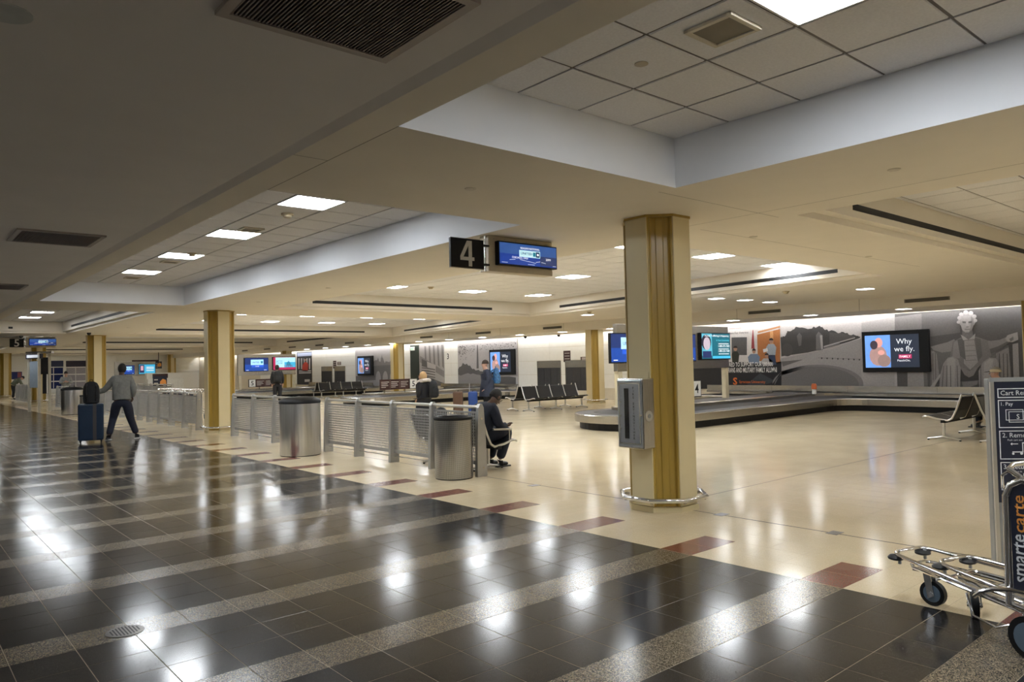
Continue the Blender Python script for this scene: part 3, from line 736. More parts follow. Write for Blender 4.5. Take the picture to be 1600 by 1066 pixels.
# far advertisement
g = mural('standing_person_poster', 'dark advertisement with a person in red between white columns', 47.02, 49.35, .42, 2.68, flat('ad2 black', (.012, .014, .02)), 'poster')
poly(g, 'pale_top', [(464.5, 552), (487, 550.5), (487, 556), (464.5, 557.5)], flat('ad2 sky', (.35, .4, .55)), 1)
for k in range(5): poly(g, 'printed_column', [(466+k*4.2, 560), (468+k*4.2, 560), (468+k*4.2, 577), (466+k*4.2, 577)], flat('ad2 column', (.5, .5, .52)), 1)
poly(g, 'printed_coat', [(473, 570), (476, 566), (479, 566), (482, 570), (481, 580), (472, 580)], flat('ad2 red', (.5, .04, .02)), 2)
poly(g, 'printed_head', ell(477, 562, 1.5, 2.4, n=10), flat('ad skin', (.42, .24, .17)), 2)
poly(g, 'printed_hair', ell(477, 560.5, 1.9, 2.6, 160, 380, 10), flat('ad hair', (.03, .02, .018)), 3)
for k in range(2): poly(g, 'print_line', [(467, 579+k*3), (486, 578.5+k*3), (486, 580.5+k*3), (467, 581+k*3)], flat('ad2 text', (.5, .5, .52)), 2)
poly(g, 'printed_card', [(476, 593), (484, 592.8), (484, 596.5), (476, 597)], flat('ad2 text', (.5, .5, .52)), 2)
# dark passage between the wall panels
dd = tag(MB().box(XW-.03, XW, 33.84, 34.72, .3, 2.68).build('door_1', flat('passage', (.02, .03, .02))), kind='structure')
exs = thing('exit_sign', 'small lit exit sign above the dark passage beside the flag mural', 'sign', W(645, 545, 3)); MB().box(-.03, 0, -.2, .2, -.1, .1).build('case', M_signw, exs)
text('EXIT', (-.032, 0, 0), (0,-1,0), (0,0,1), width=.3, height=.12, m=lit('exit green', (.1, .6, .3)), parent=exs, align='CENTER', bold=.008)

# ------------------------------------------------------------------ televisions on the feature wall
def wall_tv(lab, pyTL, pyBR, near):
    a, c = onx(*pyTL, XW-.15), onx(*pyBR, XW-.15)
    y0, y1, z0, z1 = c.y, a.y, c.z, a.z
    t = thing('television', lab, 'television', (XW-.15, (y0+y1)/2, (z0+z1)/2), 0, 'wall televisions'); hy, hz = (y1-y0)/2, (z1-z0)/2
    MB().box(.0, .1, -hy, hy, -hz, hz).build('case', M_black, t, bevel=.01)
    MB().box(.1, .1035, -.25, .25, -.2, .2).build('wall_bracket', M_steel, t)
    sy = hy*.80; q = -hz*.78, hz*.80
    def rect(y_, y2, z_, z2, m, n, k): return MB().box(-.002*k, -.002*(k-1), y_, y2, z_, z2).build(n, m, t)
    rect(-hy*.72, hy*.9, q[0], q[1], lit('navy', (.02, .028, .05), .8), 'screen', 1)
    rect(hy*.12, hy*.9, q[0], q[1], lit('photo sky', (.16, .36, .85), .9), 'screen_photo', 2)
    def blob(cy, cz, ry, rz, m, n, k):
        pts = [(-.002*k-.001, hy*(cy+ry*math.cos(2*math.pi*i/14)), hz*(cz+rz*math.sin(2*math.pi*i/14))) for i in range(14)]
        MB().add(pts, [tuple(reversed(range(14)))]).build(n, m, t)
    blob(.5, -.2, .27, .5, lit('coat', (.42, .26, .24), .9), 'screen_figure', 3); blob(.32, -.45, .2, .3, lit('coat2', (.3, .2, .18), .9), 'screen_figure', 4)
    blob(.62, .33, .12, .22, lit('dark hair', (.05, .035, .05), .9), 'screen_head', 5); blob(.47, .44, .12, .24, lit('skin', (.75, .36, .32), .9), 'screen_head', 4)
    blob(.4, -.05, .1, .12, lit('skin', (.75, .36, .32), .9), 'screen_hand', 5)
    tw_ = lit('white', (.85, .88, .92), .9); X_ = -.006
    text('Why', (X_, -hy*.29, hz*.43), (0,-1,0), (0,0,1), height=hz*.33, m=tw_, parent=t, align='CENTER')
    text('we fly.', (X_, -hy*.29, hz*.07), (0,-1,0), (0,0,1), height=hz*.33, m=tw_, parent=t, align='CENTER')
    rect(-hy*.5, -hy*.12, -hz*.36, -hz*.16, lit('magenta', (.5, .02, .12), .8), 'screen_badge', 2)
    text('FAMILY', (X_, -hy*.31, -hz*.26), (0,-1,0), (0,0,1), width=hy*.32, height=hz*.11, m=tw_, parent=t, align='CENTER', bold=.008)
    text('PassItOn.', (X_, -hy*.27, -hz*.45), (0,-1,0), (0,0,1), width=hy*.38, height=hz*.1, m=tw_, parent=t, align='CENTER', bold=.008)
    return t
wall_tv('large wall television showing an embracing pair, before the statue mural', (1346, 519), (1453, 581), True)
wall_tv('wall television showing an embracing pair, on the monument mural', (764, 547), (804, 585.5), False)
wall_tv('wall television on the city mural above the far bench', (558, 557), (582, 587), False)

# ------------------------------------------------------------------ columns
def octagon(rx, f=.14, grow=0):
    a = rx+grow; f = f+grow*.41
    return [(-f, -a), (f, -a), (a, -f), (a, f), (f, a), (-f, a), (-a, f), (-a, -f)]
def column(name, lab, cx, cy, top=ZS):
    t = thing(name, lab, 'column', (cx, cy, 0), 0, 'octagonal columns'); tag(t, kind='thing')
    A, F = .335, .14
    o = octagon(A, F)
    for k in range(0, 8, 2):                       # four cream faces
        p, q = Vector((*o[k], 0)), Vector((*o[k+1], 0)); d = (q-p).normalized(); n = Vector((d.y, -d.x, 0))
        c = (p+q)/2-n*.02
        MB().obox((c.x, c.y, top/2+.03), d*((q-p).length/2), n*.02, (0, 0, top/2-.03)).build('cream_face', M_colc, t, bevel=.006)
    for k in range(1, 8, 2):                       # four fluted gold chamfers
        p, q = Vector((*o[k], 0)), Vector((*o[(k+1) % 8], 0)); d = q-p; n = Vector((d.y, -d.x, 0)).normalized()
        prof = [(.0, -.008), (.1, -.012), (.16, -.05), (.32, -.06), (.38, -.045), (.62, -.045), (.68, -.06), (.84, -.05), (.9, -.012), (1, -.008)]
        b = MB(); pts = [p+d*u+n*h for u, h in prof]
        for i in range(len(pts)-1):
            b.quad((pts[i].x, pts[i].y, .06), (pts[i+1].x, pts[i+1].y, .06), (pts[i+1].x, pts[i+1].y, top), (pts[i].x, pts[i].y, top))
        b.build('gold_flute', M_gold, t)
    MB().prism(octagon(A-.075, F), .05, top-.001).build('core', M_gold, t)
    MB().prism(octagon(A+.012, F+.004), 0, .055).build('base_plate', M_colc, t)
    MB().prism(octagon(A+.008, F+.004), top-.025, top).build('collar', M_gold, t)
    rr = octagon(A+.085, F+.035)
    MB().tube([(x, y, .135) for x, y in rr], .025, 10, True).build('bumper_rail', M_chrome, t, True)
    for k in range(8):
        x, y = rr[k]; d = Vector((x, y, 0)).normalized()
        MB().obox((x-d.x*.045, y-d.y*.045, .115), d*.04, Vector((-d.y, d.x, 0))*.012, (0,0,.012)).build('rail_bracket', M_steel, t)
    return t
c1 = column('column', 'nearest cream and gold column, with the fire extinguisher cabinet', 6.31, 4.97)
CP = None
def col_copy(lab, x, y):
    c = copy_tree(c1); c.location = (x, y, 0); c['label'] = lab; return c
col_copy('second cream and gold column, by the slatted barrier at left', 6.53, 19.05)
col_copy('third cream and gold column, behind the walking man', 6.54, 33.2)
col_copy('fourth corridor column, half hidden by the far information stand', 6.54, 47.3)
col_copy('column at the left edge of the photo', 6.54, 61.3)
col_copy('column behind the first one, beside the baggage openings', 20.36, 19.05)
col_copy('column at the right edge, beside the statue mural', 20.3, 5.0)
col_copy('cream and gold column between the city and flag murals', 20.5, 33.2)
col_copy('column partly hidden by the far flight board, left of the red poster', 20.6, 47.3)
col_copy('farthest wall column beside the pale shutter', 19.75, 69.9)
# fire extinguisher cabinet on the first column
fc = thing('extinguisher_cabinet', 'brushed steel fire extinguisher cabinet on the nearest column', 'cabinet', (5.975, 4.945, .66))
MB().box(-.17, -.001, -.16, .18, 0, .71).build('body', M_steel, fc, bevel=.008)
MB().box(-.185, -.171, -.15, .17, .015, .695).build('door', mat('satin door', (.5, .53, .6), .28, .9, var=.05, stretch=(3, 3, 20)), fc, bevel=.006)
fb = MB()
for q in ((-.13, .15, .045, .06), (-.13, .15, .655, .67)): fb.box(-.189, -.185, q[0], q[1], q[2], q[3])
for q in ((-.13, -.118), (.138, .15)): fb.box(-.189, -.185, q[0], q[1], .06, .655)
fb.build('door_bead', M_chrome, fc)
MB().box(-.19, -.185, .02, .075, .1, .61).build('window', mat('dark glass', (.01, .01, .012), .08, spec=.8), fc)
for z in (.2, .33, .47): MB().disc((-.192, .125, z), (1, 0, 0), .009, .012, 10).build('rivet', M_chrome, fc)
MB().disc((-.188, -.135, .34), (1, 0, 0), .014, .02, 12).build('latch', M_chrome, fc)
MB().disc((-.09, -.162, .33), (0, 1, 0), .055, .004, 24).build('side_disc', M_alud, fc); MB().disc((-.09, -.166, .33), (0, 1, 0), .022, .006, 16).build('side_button', M_grey, fc)
for k, ch in enumerate('FIRE EXTINGUISHER'):
    if ch != ' ': text(ch, (-.1862, -.045, .615-k*.0318), (0,-1,0), (0,0,1), height=.024, m=M_black, parent=fc, align='CENTER', bold=.012)
rb = thing('wall_box', 'thin cream conduit box on the column above the extinguisher cabinet', 'box', (5.972, 4.945, 1.37)); MB().box(-.012, 0, -.1, .13, 0, .06).build('plate', M_colc, rb)

# ------------------------------------------------------------------ hanging gate signs
def gate_sign(num, lab, y, x0, full=True):
    t = thing('gate_sign', lab, 'sign', (x0, y, 0), 0, 'hanging belt number signs')
    z0, z1 = 2.63, 3.05
    MB().box(.54, 1.56, 0, .16, z0, z1).build('box', M_beige, t, bevel=.006)
    for k in range(6): MB().disc((.62+k*.17, -.002, z1-.035), (0,1,0), .006, .004, 8).build('screw', M_grey, t)
    MB().box(.0, .47, .0, .03, z0+.015, z1-.075).build('number_plate', M_black, t)
    e = MB(); e.box(-.004, .474, -.003, .033, z1-.075, z1-.069); e.box(-.004, .474, -.003, .033, z0+.009, z0+.015); e.build('plate_edge', M_steel, t)
    MB().tube([(.505, .015, z0), (.505, .015, z1)], .012, 10).build('post', M_chrome, t, True)
    for z in (z0+.07, z1-.13): MB().box(.46, .55, -.006, .036, z-.01, z+.01).build('clamp', M_black, t)
    nm_ = flat('numeral', (.6, .58, .54))
    if num == '4':
        b = MB(); cz = (z0+z1)/2-.03; X4 = lambda x, z: (.235+x, -.003, cz+z)
        b.quad(X4(.012, -.145), X4(.062, -.145), X4(.062, .145), X4(.012, .145)); b.quad(X4(-.105, -.08), X4(.012, -.08), X4(.012, -.04), X4(-.075, -.04))
        b.quad(X4(.062, -.08), X4(.095, -.08), X4(.095, -.04), X4(.062, -.04)); b.add([X4(-.105, -.08), X4(-.062, -.045), X4(.012, .09), X4(.012, .145), X4(-.008, .145), X4(-.105, -.035)], [(0,1,2,3,4,5)])
        b.build('numeral', nm_, t)
    else: text(num, (.235, 0, (z0+z1)/2-.03), (1,0,0), (0,0,1), height=.29, m=nm_, parent=t, align='CENTER', bold=.012, depth=.003)
    MB().box(.635, 1.575, -.07, 0, z0+.075, z1-.065).build('monitor_case', M_black, t, bevel=.006)
    X0, X1, Z0, Z1 = .65, 1.56, z0+.09, z1-.08; H = Z1-Z0; Wd = X1-X0
    def scr(u0, u1, v0, v1, m, n, k): MB().box(X0+Wd*u0, X0+Wd*u1, -.0705-.001*k, -.0705-.001*(k-1), Z0+H*v0, Z0+H*v1).build(n, m, t)
    scr(0, 1, 0, 1, lit('deep blue', (.012, .05, .32), .9), 'screen', 1)
    scr(0, 1, .5, 1, lit('dusk blue', (.035, .10, .33), .9), 'screen_sky', 2)
    scr(.7, 1, .05, .5, lit('slate blue', (.03, .05, .16), .8), 'screen_band', 3)
    b = MB()
    for u0, v0, u1, v1 in ((.16, .2, .26, .24), (.34, .25, .48, .19), (.48, .2, .62, .13), (.62, .18, .7, .23), (.72, .2, .8, .17)):
        b.quad((X0+Wd*u0, -.0745, Z0+H*v0), (X0+Wd*u1, -.0745, Z0+H*v1), (X0+Wd*u1, -.0745, Z0+H*(v1+.025)), (X0+Wd*u0, -.0745, Z0+H*(v0+.025)))
    b.build('screen_lights', lit('pale', (.6, .68, .8), .8), t)
    scr(.33, .7, .4, .72, lit('cyan white', (.55, .85, .95), .95), 'screen_badge', 4)
    tw_ = lit('white', (.85, .88, .92), .9); ti = lit('ink blue', (.01, .04, .12), .5); Y_ = -.0755
    text('REAGAN NATIONAL', (X0+Wd*.35, Y_, Z0+H*.77), (1,0,0), (0,0,1), width=Wd*.34, height=H*.095, m=tw_, parent=t, bold=.02)
    text('UNITED', (X0+Wd*.355, Y_, Z0+H*.51), (1,0,0), (0,0,1), width=Wd*.2, height=H*.12, m=ti, parent=t, bold=.02)
    scr(.57, .62, .46, .66, lit('teal', (.02, .22, .32), .8), 'screen_emblem', 5); scr(.625, .69, .43, .69, ti, 'screen_emblem', 5)
    b = MB(); b.lathe([(.012, 0), (.012, .001), (.006, .001)], seg=12); b.v = [(X0+Wd*.657+x, Y_-.001, Z0+H*.56+y) for x, y, z in b.v]; b.build('screen_ring', tw_, t)
    text('CHICAGO, ORD', (X0+Wd*.2, Y_, Z0+H*.285), (1,0,0), (0,0,1), width=Wd*.28, height=H*.105, m=tw_, parent=t, bold=.02)
    text('2099', (X0+Wd*.8, Y_, Z0+H*.31), (1,0,0), (0,0,1), width=Wd*.09, height=H*.11, m=tw_, parent=t, bold=.015)
    for u, v, w_ in ((.03, .06, .1), (.48, .05, .12), (.93, .06, .06)):
        scr(u, u+w_, v, v+.025, lit('pale', (.6, .68, .8), .8), 'screen_caption', 4)
    return t
gate_sign('4', 'hanging sign with a large 4 and a blue flight monitor', 6.65, 4.82)
gate_sign('5', 'far hanging sign with a large 5 and a blue flight monitor', 34.9, 3.86)

# ------------------------------------------------------------------ barriers
def perforated(L):
    b = MB(); z0, z1 = .2, .87; nx, nz = max(4, round((L-.1)/.042)), 16
    y0, y1 = .07, L-.03
    for k in range(nz+1):
        z = z0+(z1-z0)*k/nz; b.box(-.004, .004, y0, y1, z-.006, z+.006)
    for k in range(nx+1):
        y = y0+(y1-y0)*k/nx; b.box(-.0036, .0036, y-.006, y+.006, z0, z1)
    for q in ((z0-.05, z0), (z1, z1+.02)): b.box(-.008, .008, y0, y1, *q)
    return b.mesh('perforated_panel', M_alu)
PERF = {}
bp = MB(); z_ = [(0, .085), (.5, .072), (.95, .045), (1.0, .02)]
for (za, ha), (zb, hb) in zip(z_, z_[1:]):
    bp.add([(-ha, -.03, za), (ha, -.03, za), (ha, .03, za), (-ha, .03, za), (-hb, -.03, zb), (hb, -.03, zb), (hb, .03, zb), (-hb, .03, zb)],
           [(0,1,5,4), (1,2,6,5), (2,3,7,6), (3,0,4,7)]+([(0,3,2,1)] if za == 0 else [])+([(4,5,6,7)] if zb == 1.0 else []))
BPOST = bp.mesh('post', M_alu)
def barrier(lab, ys_, x=6.33, first=False):
    t = thing('barrier', lab, 'barrier', (x, ys_[0], 0), 0, 'perforated metal barriers')
    for y in ys_: inst('post', BPOST, t, (0, y-ys_[0], 0))
    for a, c in zip(ys_, ys_[1:]):
        L = round(c-a, 2)
        if L not in PERF: PERF[L] = (perforated(L), MB().tube([(0, .02, .955), (0, L-.02, .955)], .024, 10).mesh('top_rail', M_alud, True), MB().tube([(0, .02, .1), (0, L-.02, .1)], .008, 6).mesh('lower_rod', M_alud, True))
        inst('perforated_panel', PERF[L][0], t, (0, a-ys_[0], 0)); inst('top_rail', PERF[L][1], t, (0, a-ys_[0], 0)); inst('lower_rod', PERF[L][2], t, (0, a-ys_[0], 0))
    for y in (ys_[0],):
        for z, xx in ((.8, 0), (.12, .02)): MB().disc((xx, -.033, z), (0,1,0), .014, .01, 12).build('bolt', M_chrome, t)
    return t
barrier('nearest barrier of square holed panels, between the two steel bins', [8.09+.03, 9.27, 10.41, 11.56, 12.72])
barrier('second barrier, between the large bin and the second column', [13.95, 15.13, 16.3, 17.5])
barrier('long barrier behind the walking man, past the second column', [20.06, 21.25, 22.45, 23.6, 24.75, 25.9, 27.05, 28.2, 29.35, 30.5, 31.65])
barrier('far barrier before the bending person, left of the information stand', [47.9, 48.9, 49.9, 50.9, 51.9, 52.9, 53.9])
barrier('barrier behind the far steel bins', [34.6, 35.75, 36.9, 38.05, 39.2, 40.35])
barrier('barrier along the hall side of the far columns', [34.6, 35.75, 36.9, 38.05, 39.2, 40.35], x=9.8)

# ------------------------------------------------------------------ bins
def perf_steel():
    M = bpy.data.materials.new('perforated steel'); M.use_nodes = True; nt = M.node_tree; b = nt.nodes['Principled BSDF']
    tc = nt.nodes.new('ShaderNodeTexCoord'); mp = nt.nodes.new('ShaderNodeMapping'); mp.inputs['Scale'].default_value = (1, 1, 1)
    nt.links.new(tc.outputs['UV'], mp.inputs[0])
    v = nt.nodes.new('ShaderNodeTexVoronoi'); v.inputs['Scale'].default_value = 1; v.inputs['Randomness'].default_value = 0; v.voronoi_dimensions = '2D'
    nt.links.new(mp.outputs[0], v.inputs['Vector'])
    r = nt.nodes.new('ShaderNodeValToRGB'); r.color_ramp.elements[0].position = .28; r.color_ramp.elements[1].position = .36
    r.color_ramp.elements[0].color = (.10, .10, .10, 1); r.color_ramp.elements[1].color = (.46, .46, .45, 1)
    nt.links.new(v.outputs['Distance'], r.inputs[0]); nt.links.new(r.outputs[0], b.inputs['Base Color'])
    b.inputs['Metallic'].default_value = .95; b.inputs['Roughness'].default_value = .3
    return M
M_perf = perf_steel()
def bin_round(lab, x, y, r, h, lid, perf=False, sx=1, rz=0, name='trash_bin'):
    t = thing(name, lab, 'trash bin', (x, y, 0), rz)
    b = MB(); b.lathe([(r*.985, .012), (r, .02), (r, h)], seg=48, sx=sx)
    o = b.build('body', M_perf if perf else M_bin, t, True)
    if perf:
        uv = o.data.uv_layers.new(name='UVMap')
        for l in o.data.loops:
            c = o.data.vertices[l.vertex_index].co; a = math.atan2(c.y, c.x)
            if a < 0: a += 2*math.pi
            uv.data[l.index].uv = (a*r/.0125, c.z/.0125)
        for p in o.data.polygons:
            us = [uv.data[i].uv.x for i in p.loop_indices]
            if max(us)-min(us) > math.pi*r/.0125:
                for i in p.loop_indices:
                    if uv.data[i].uv.x < math.pi*r/.0125: uv.data[i].uv.x += 2*math.pi*r/.0125
    MB().lathe([(r*.97, 0), (r*.97, .015)], seg=48, sx=sx).build('base', M_black, t, True)
    if lid == 'dome':
        MB().lathe([(r*1.02, h-.015), (r*1.03, h+.02), (r*.99, h+.05), (r*.8, h+.085), (r*.4, h+.105), (.001, h+.108)], seg=48, sx=sx).build('lid', M_black, t, True)
        MB().tube([(-.09*sx, 0, h+.1), (-.085*sx, 0, h+.145), (.085*sx, 0, h+.145), (.09*sx, 0, h+.1)], .012, 8).build('lid_handle', M_black, t, True)
    else:
        MB().lathe([(r*1.01, h-.012), (r*1.03, h), (r*1.03, h+.02), (r*.96, h+.035), (r*.8, h+.03), (r*.72, h-.02)], seg=48, sx=sx, cap=False).build('rim', M_black, t, True)
        MB().lathe([(r*.75, h-.05), (r*.75, h-.045)], seg=32, sx=sx).build('liner', M_rubber, t)
    return t
bin_round('large brushed steel bin with black domed lid and handle', 5.74, 12.62, .355, .94, 'dome')
bin_round('perforated steel bin with black open rim beside the seated man', 6.0, 8.3, .262, .81, 'rim', True)
bin_round('far left steel bin with a black domed lid', 5.55, 32.3, .37, .94, 'dome')
bin_round('far open steel bin right of the domed one', 5.85, 30.9, .3, .72, 'rim')

# ------------------------------------------------------------------ baggage carousels
def arc(cx, cy, r, a0, a1, n=10): return [(cx+r*math.cos(R(a0+(a1-a0)*i/n)), cy+r*math.sin(R(a0+(a1-a0)*i/n))) for i in range(n+1)]
def inset(poly, d):
    out = []; n = len(poly)
    for i in range(n):
        p0, p, p1 = Vector(poly[i-1]), Vector(poly[i]), Vector(poly[(i+1) % n])
        a, c = (p-p0), (p1-p)
        if a.length < 1e-6 or c.length < 1e-6: out.append(tuple(p)); continue
        a.normalize(); c.normalize(); na, nb = Vector((-a.y, a.x)), Vector((-c.y, c.x)); nn = na+nb; nn.normalize()
        k = d/max(.4, nn.dot(na)); out.append((p.x+nn.x*k, p.y+nn.y*k))
    return out
CAR = []
def carousel(lab, yc, nose, ylo, yhi, xw=20.85, h=1.48):
    t = thing('baggage_carousel', lab, 'carousel', (0, 0, 0), 0, 'steel baggage carousels')
    f = .7
    poly = arc(nose+h, yc, h, 90, 270, 24)           # counter-clockwise outline
    poly += arc(xw-f, yc-h-f, f, 90, 0, 8)
    if ylo < yc-h-f-.1: poly += [(xw, ylo)]
    poly += [(XW-.05, min(ylo, yc-h-f-.1)), (XW-.05, max(yhi, yc+h+f+.1))]
    poly += [(xw, max(yhi, yc+h+f+.1))]
    poly += arc(xw-f, yc+h+f, f, 0, -90, 8)
    P0, P1 = poly, inset(poly, .12)
    MB().strip(P1, 0, P1, .165).build('kick_base', M_black, t)
    b = MB(); b.strip(P1, .165, P0, .165); b.strip(P0, .165, P0, .33); b.strip(P0, .33, inset(poly, .03), .345); b.build('rim', M_steelh, t)
    q = inset(poly, .03); q2 = inset(poly, .45); q3 = inset(poly, .87)
    b = MB(); b.strip(q, .34, q2, .345); b.build('outer_plates', M_belt, t)
    b = MB(); b.strip(q2, .345, q3, .40); b.build('sloped_plates', M_rubber, t)
    q4 = inset(poly, .9); q5 = inset(poly, .97)
    b = MB(); b.strip(q3, .39, q3, .47); b.strip(q3, .47, q5, .49); b.build('inner_curb', M_steelh, t)
    n = len(q5); b = MB(); b.add([(x, y, .48) for x, y in q5], [tuple(range(n))]); b.build('island_deck', M_belt, t)
    for px_, z in (): pass
    CAR.append(t)
    MB().box(nose+.35, nose+.5, yc-1.05-.42, yc-.98-.42, .18, .28).build('stop_button', M_signw, t)
    return t
carousel('baggage carousel beside the nearest column, with a rounded nose', 11.43, 12.15, -2.0, 15.2)
carousel('baggage carousel behind the girl, with the brown notice board', 26.7, 14.0, 25.0, 31.2, h=1.4)
carousel('farthest baggage carousel with the pair of blue and white monitors', 39.6, 13.2, 37.9, 46.5, h=1.45)
# backsplash of the wall belt
for cr_, a, c, zt in ((CAR[0], -2, 15.1, .66), (CAR[1], 25.1, 31.1, .62), (CAR[2], 38.0, 46.4, .62)):
    L = c-a; n = max(1, round(L/2.4))
    for q in range(n): MB().box(21.75, 21.81, a+L*q/n+.004, a+L*(q+1)/n-.004, .47, zt).build('backsplash_panel', M_steelh, cr_)
    MB().box(21.72, 21.83, a, c, .42, .475).build('ledge', M_steel, cr_)
bcn = thing('beacon', 'small orange warning beacon on the carousel before the park mural', 'beacon', (20.6, onx(1272, 605, 20.6).y, .47))
MB().lathe([(.06, 0), (.06, .14)], seg=14).build('socket', M_signw, bcn, True); MB().lathe([(.075, .14), (.075, .26), (.05, .3), (.001, .3)], seg=14).build('lens', mat('orange lens', (.55, .12, .03), .3), bcn, True)

# monitor boards on the carousels
def board(lab, y, x0, x1, z0, z1, mons, zf=.4905):
    t = thing('monitor_board', lab, 'display board', (x0, y, 0), 0, 'steel monitor boards over the carousels'); L = x1-x0
    MB().box(0, L, 0, .12, z0, z1).build('steel_sheet', M_steelh, t, bevel=.01)
    for x in (.12, L-.09): MB().box(x-.07, x+.07, .02, .14, zf, z0 if x > 1 else z1).build('post', mat('cream post', (.62, .55, .38), .45), t)
    for (u0, u1, v0, v1, kind) in mons:
        MB().box(u0-x0, u1-x0, -.07, -.001, v0, v1).build('monitor_case', M_black, t, bevel=.008)
        A, B_, C, D_ = u0-x0+.025, u1-x0-.025, v0+.03, v1-.025; Wd, H = B_-A, D_-C
        def s_(u, u2, v, v2, m, n, k): MB().box(A+Wd*u, A+Wd*u2, -.0705-.0015*k, -.0705-.0015*(k-1), C+H*v, C+H*v2).build(n, m, t)
        tw_ = lit('white', (.85, .88, .92), .9)
        def tx(s, u, v, wd, hh, m=tw_): text(s, (A+Wd*u, -.079, C+H*v), (1,0,0), (0,0,1), width=Wd*wd, height=H*hh, m=m, parent=t, bold=.008)
        if kind == 'flight':
            s_(0, 1, 0, 1, lit('flight blue', (.012, .06, .34), .9), 'screen', 1); s_(.0, 1, .5, 1, lit('night blue', (.012, .03, .14), .9), 'screen_sky', 2)
            s_(.25, .8, .46, .88, lit('badge', (.4, .72, .95), .95), 'screen_badge', 3); tx('UNITED', .3, .6, .32, .12, lit('ink blue', (.01, .04, .12), .5)); s_(.68, .77, .58, .76, lit('teal', (.02, .22, .32), .8), 'screen_emblem', 4)
            s_(.28, .8, .28, .44, lit('bright blue', (.02, .1, .6), .9), 'screen_band', 3); tx('DENVER', .45, .32, .16, .07); s_(.05, .16, .05, .08, tw_, 'screen_caption', 3); s_(.82, .94, .05, .08, tw_, 'screen_caption', 3)
        elif kind == 'help':
            s_(0, 1, 0, 1, lit('dark teal', (.01, .12, .17), .9), 'screen', 1); s_(.0, .35, .12, 1, lit('pale teal', (.10, .42, .55), .9), 'screen_photo', 2)
            pts = [(A+Wd*(.17+.12*math.cos(a*math.pi/8)), -.0755, C+H*(.6+.26*math.sin(a*math.pi/8))) for a in range(16)]
            MB().add(pts, [tuple(range(16))]).build('screen_face', lit('face', (.5, .42, .5), .8), t)
            pts = [(A+Wd*(.15+.17*math.cos(a*math.pi/8)), -.0752, C+H*(.66+.3*math.sin(a*math.pi/8))) for a in range(16)]
            MB().add(pts, [tuple(range(16))]).build('screen_hair', lit('hair', (.015, .012, .03), .8), t)
            s_(.02, .32, .04, .3, lit('shirt', (.02, .03, .12), .8), 'screen_shirt', 4)
            s_(.36, 1, 0, .1, lit('sky blue', (.06, .45, .75), .9), 'screen_footer', 3)
            tx('Human Trafficking Is Happening', .1, .86, .85, .09); tx('In Your Community', .5, .68, .46, .09, lit('aqua', (.1, .6, .75), .9))
            tx('1-888-373-7888', .57, .46, .4, .08); tx('1-800-225-7688', .57, .26, .4, .08)
            for v in (.58, .37, .17): s_(.58, .95, v, v+.025, tw_, 'screen_caption', 3)
        elif kind == 'city':
            s_(0, 1, 0, 1, lit('crimson', (.42, .02, .09), .9), 'screen', 1); s_(.1, 1, .18, .98, lit('ice', (.45, .78, .88), .95), 'screen_photo', 2)
            s_(.5, 1, .18, .6, lit('bay blue', (.05, .42, .68), .9), 'screen_water', 3); tx('BATON', .13, .62, .28, .13, lit('teal ink', (.02, .2, .25), .6)); tx('ROUGE', .13, .46, .28, .13, lit('teal ink', (.02, .2, .25), .6))
            b = MB(); b.add([(A+Wd*u, -.076, C+H*v) for u, v in ((.58, .3), (.6, .55), (.64, .62), (.68, .66), (.69, .86), (.7, .66), (.74, .6), (.78, .5), (.8, .3))], [tuple(reversed(range(9)))]); b.build('screen_tower', lit('tower', (.03, .25, .42), .8), t)
            for k in range(5): s_(.5+k*.08, .53+k*.08, .2, .38, lit('people', (.2, .08, .2), .8), 'screen_crowd', 4)
        else:
            s_(0, 1, 0, 1, lit('sky blue', (.06, .45, .75), .9), 'screen', 1); s_(.02, .32, .1, .95, lit('poster', (.03, .03, .1), .8), 'screen_photo', 2); s_(.1, .26, .35, .85, lit('pink', (.7, .4, .5), .9), 'screen_face', 3)
            for v in (.3, .5, .66): s_(.45, .92, v, v+.08, tw_, 'screen_caption', 2)
    return t
board('steel monitor board beside the nearest column, with flight and help screens', 11.37, 12.9, 17.42, 1.31, 2.41,
      [(12.6, 14.0, 1.5, 2.2, 'flight'), (14.45, 15.85, 1.5, 2.2, 'flight'), (16.08, 17.4, 1.53, 2.24, 'help')])
board('far monitor board with a blue and a white screen', 39.5, 14.5, 17.75, 1.235, 2.37, [(14.83, 16.15, 1.44, 2.19, 'flight'), (16.4, 17.72, 1.48, 2.22, 'city')])
board('farthest monitor board, beside the pale shutter', 65.0, 14.1, 17.15, 1.25, 2.4, [(14.6, 15.55, 1.38, 2.12, 'flight'), (15.85, 17.1, 1.38, 2.18, 'poster')], 0)
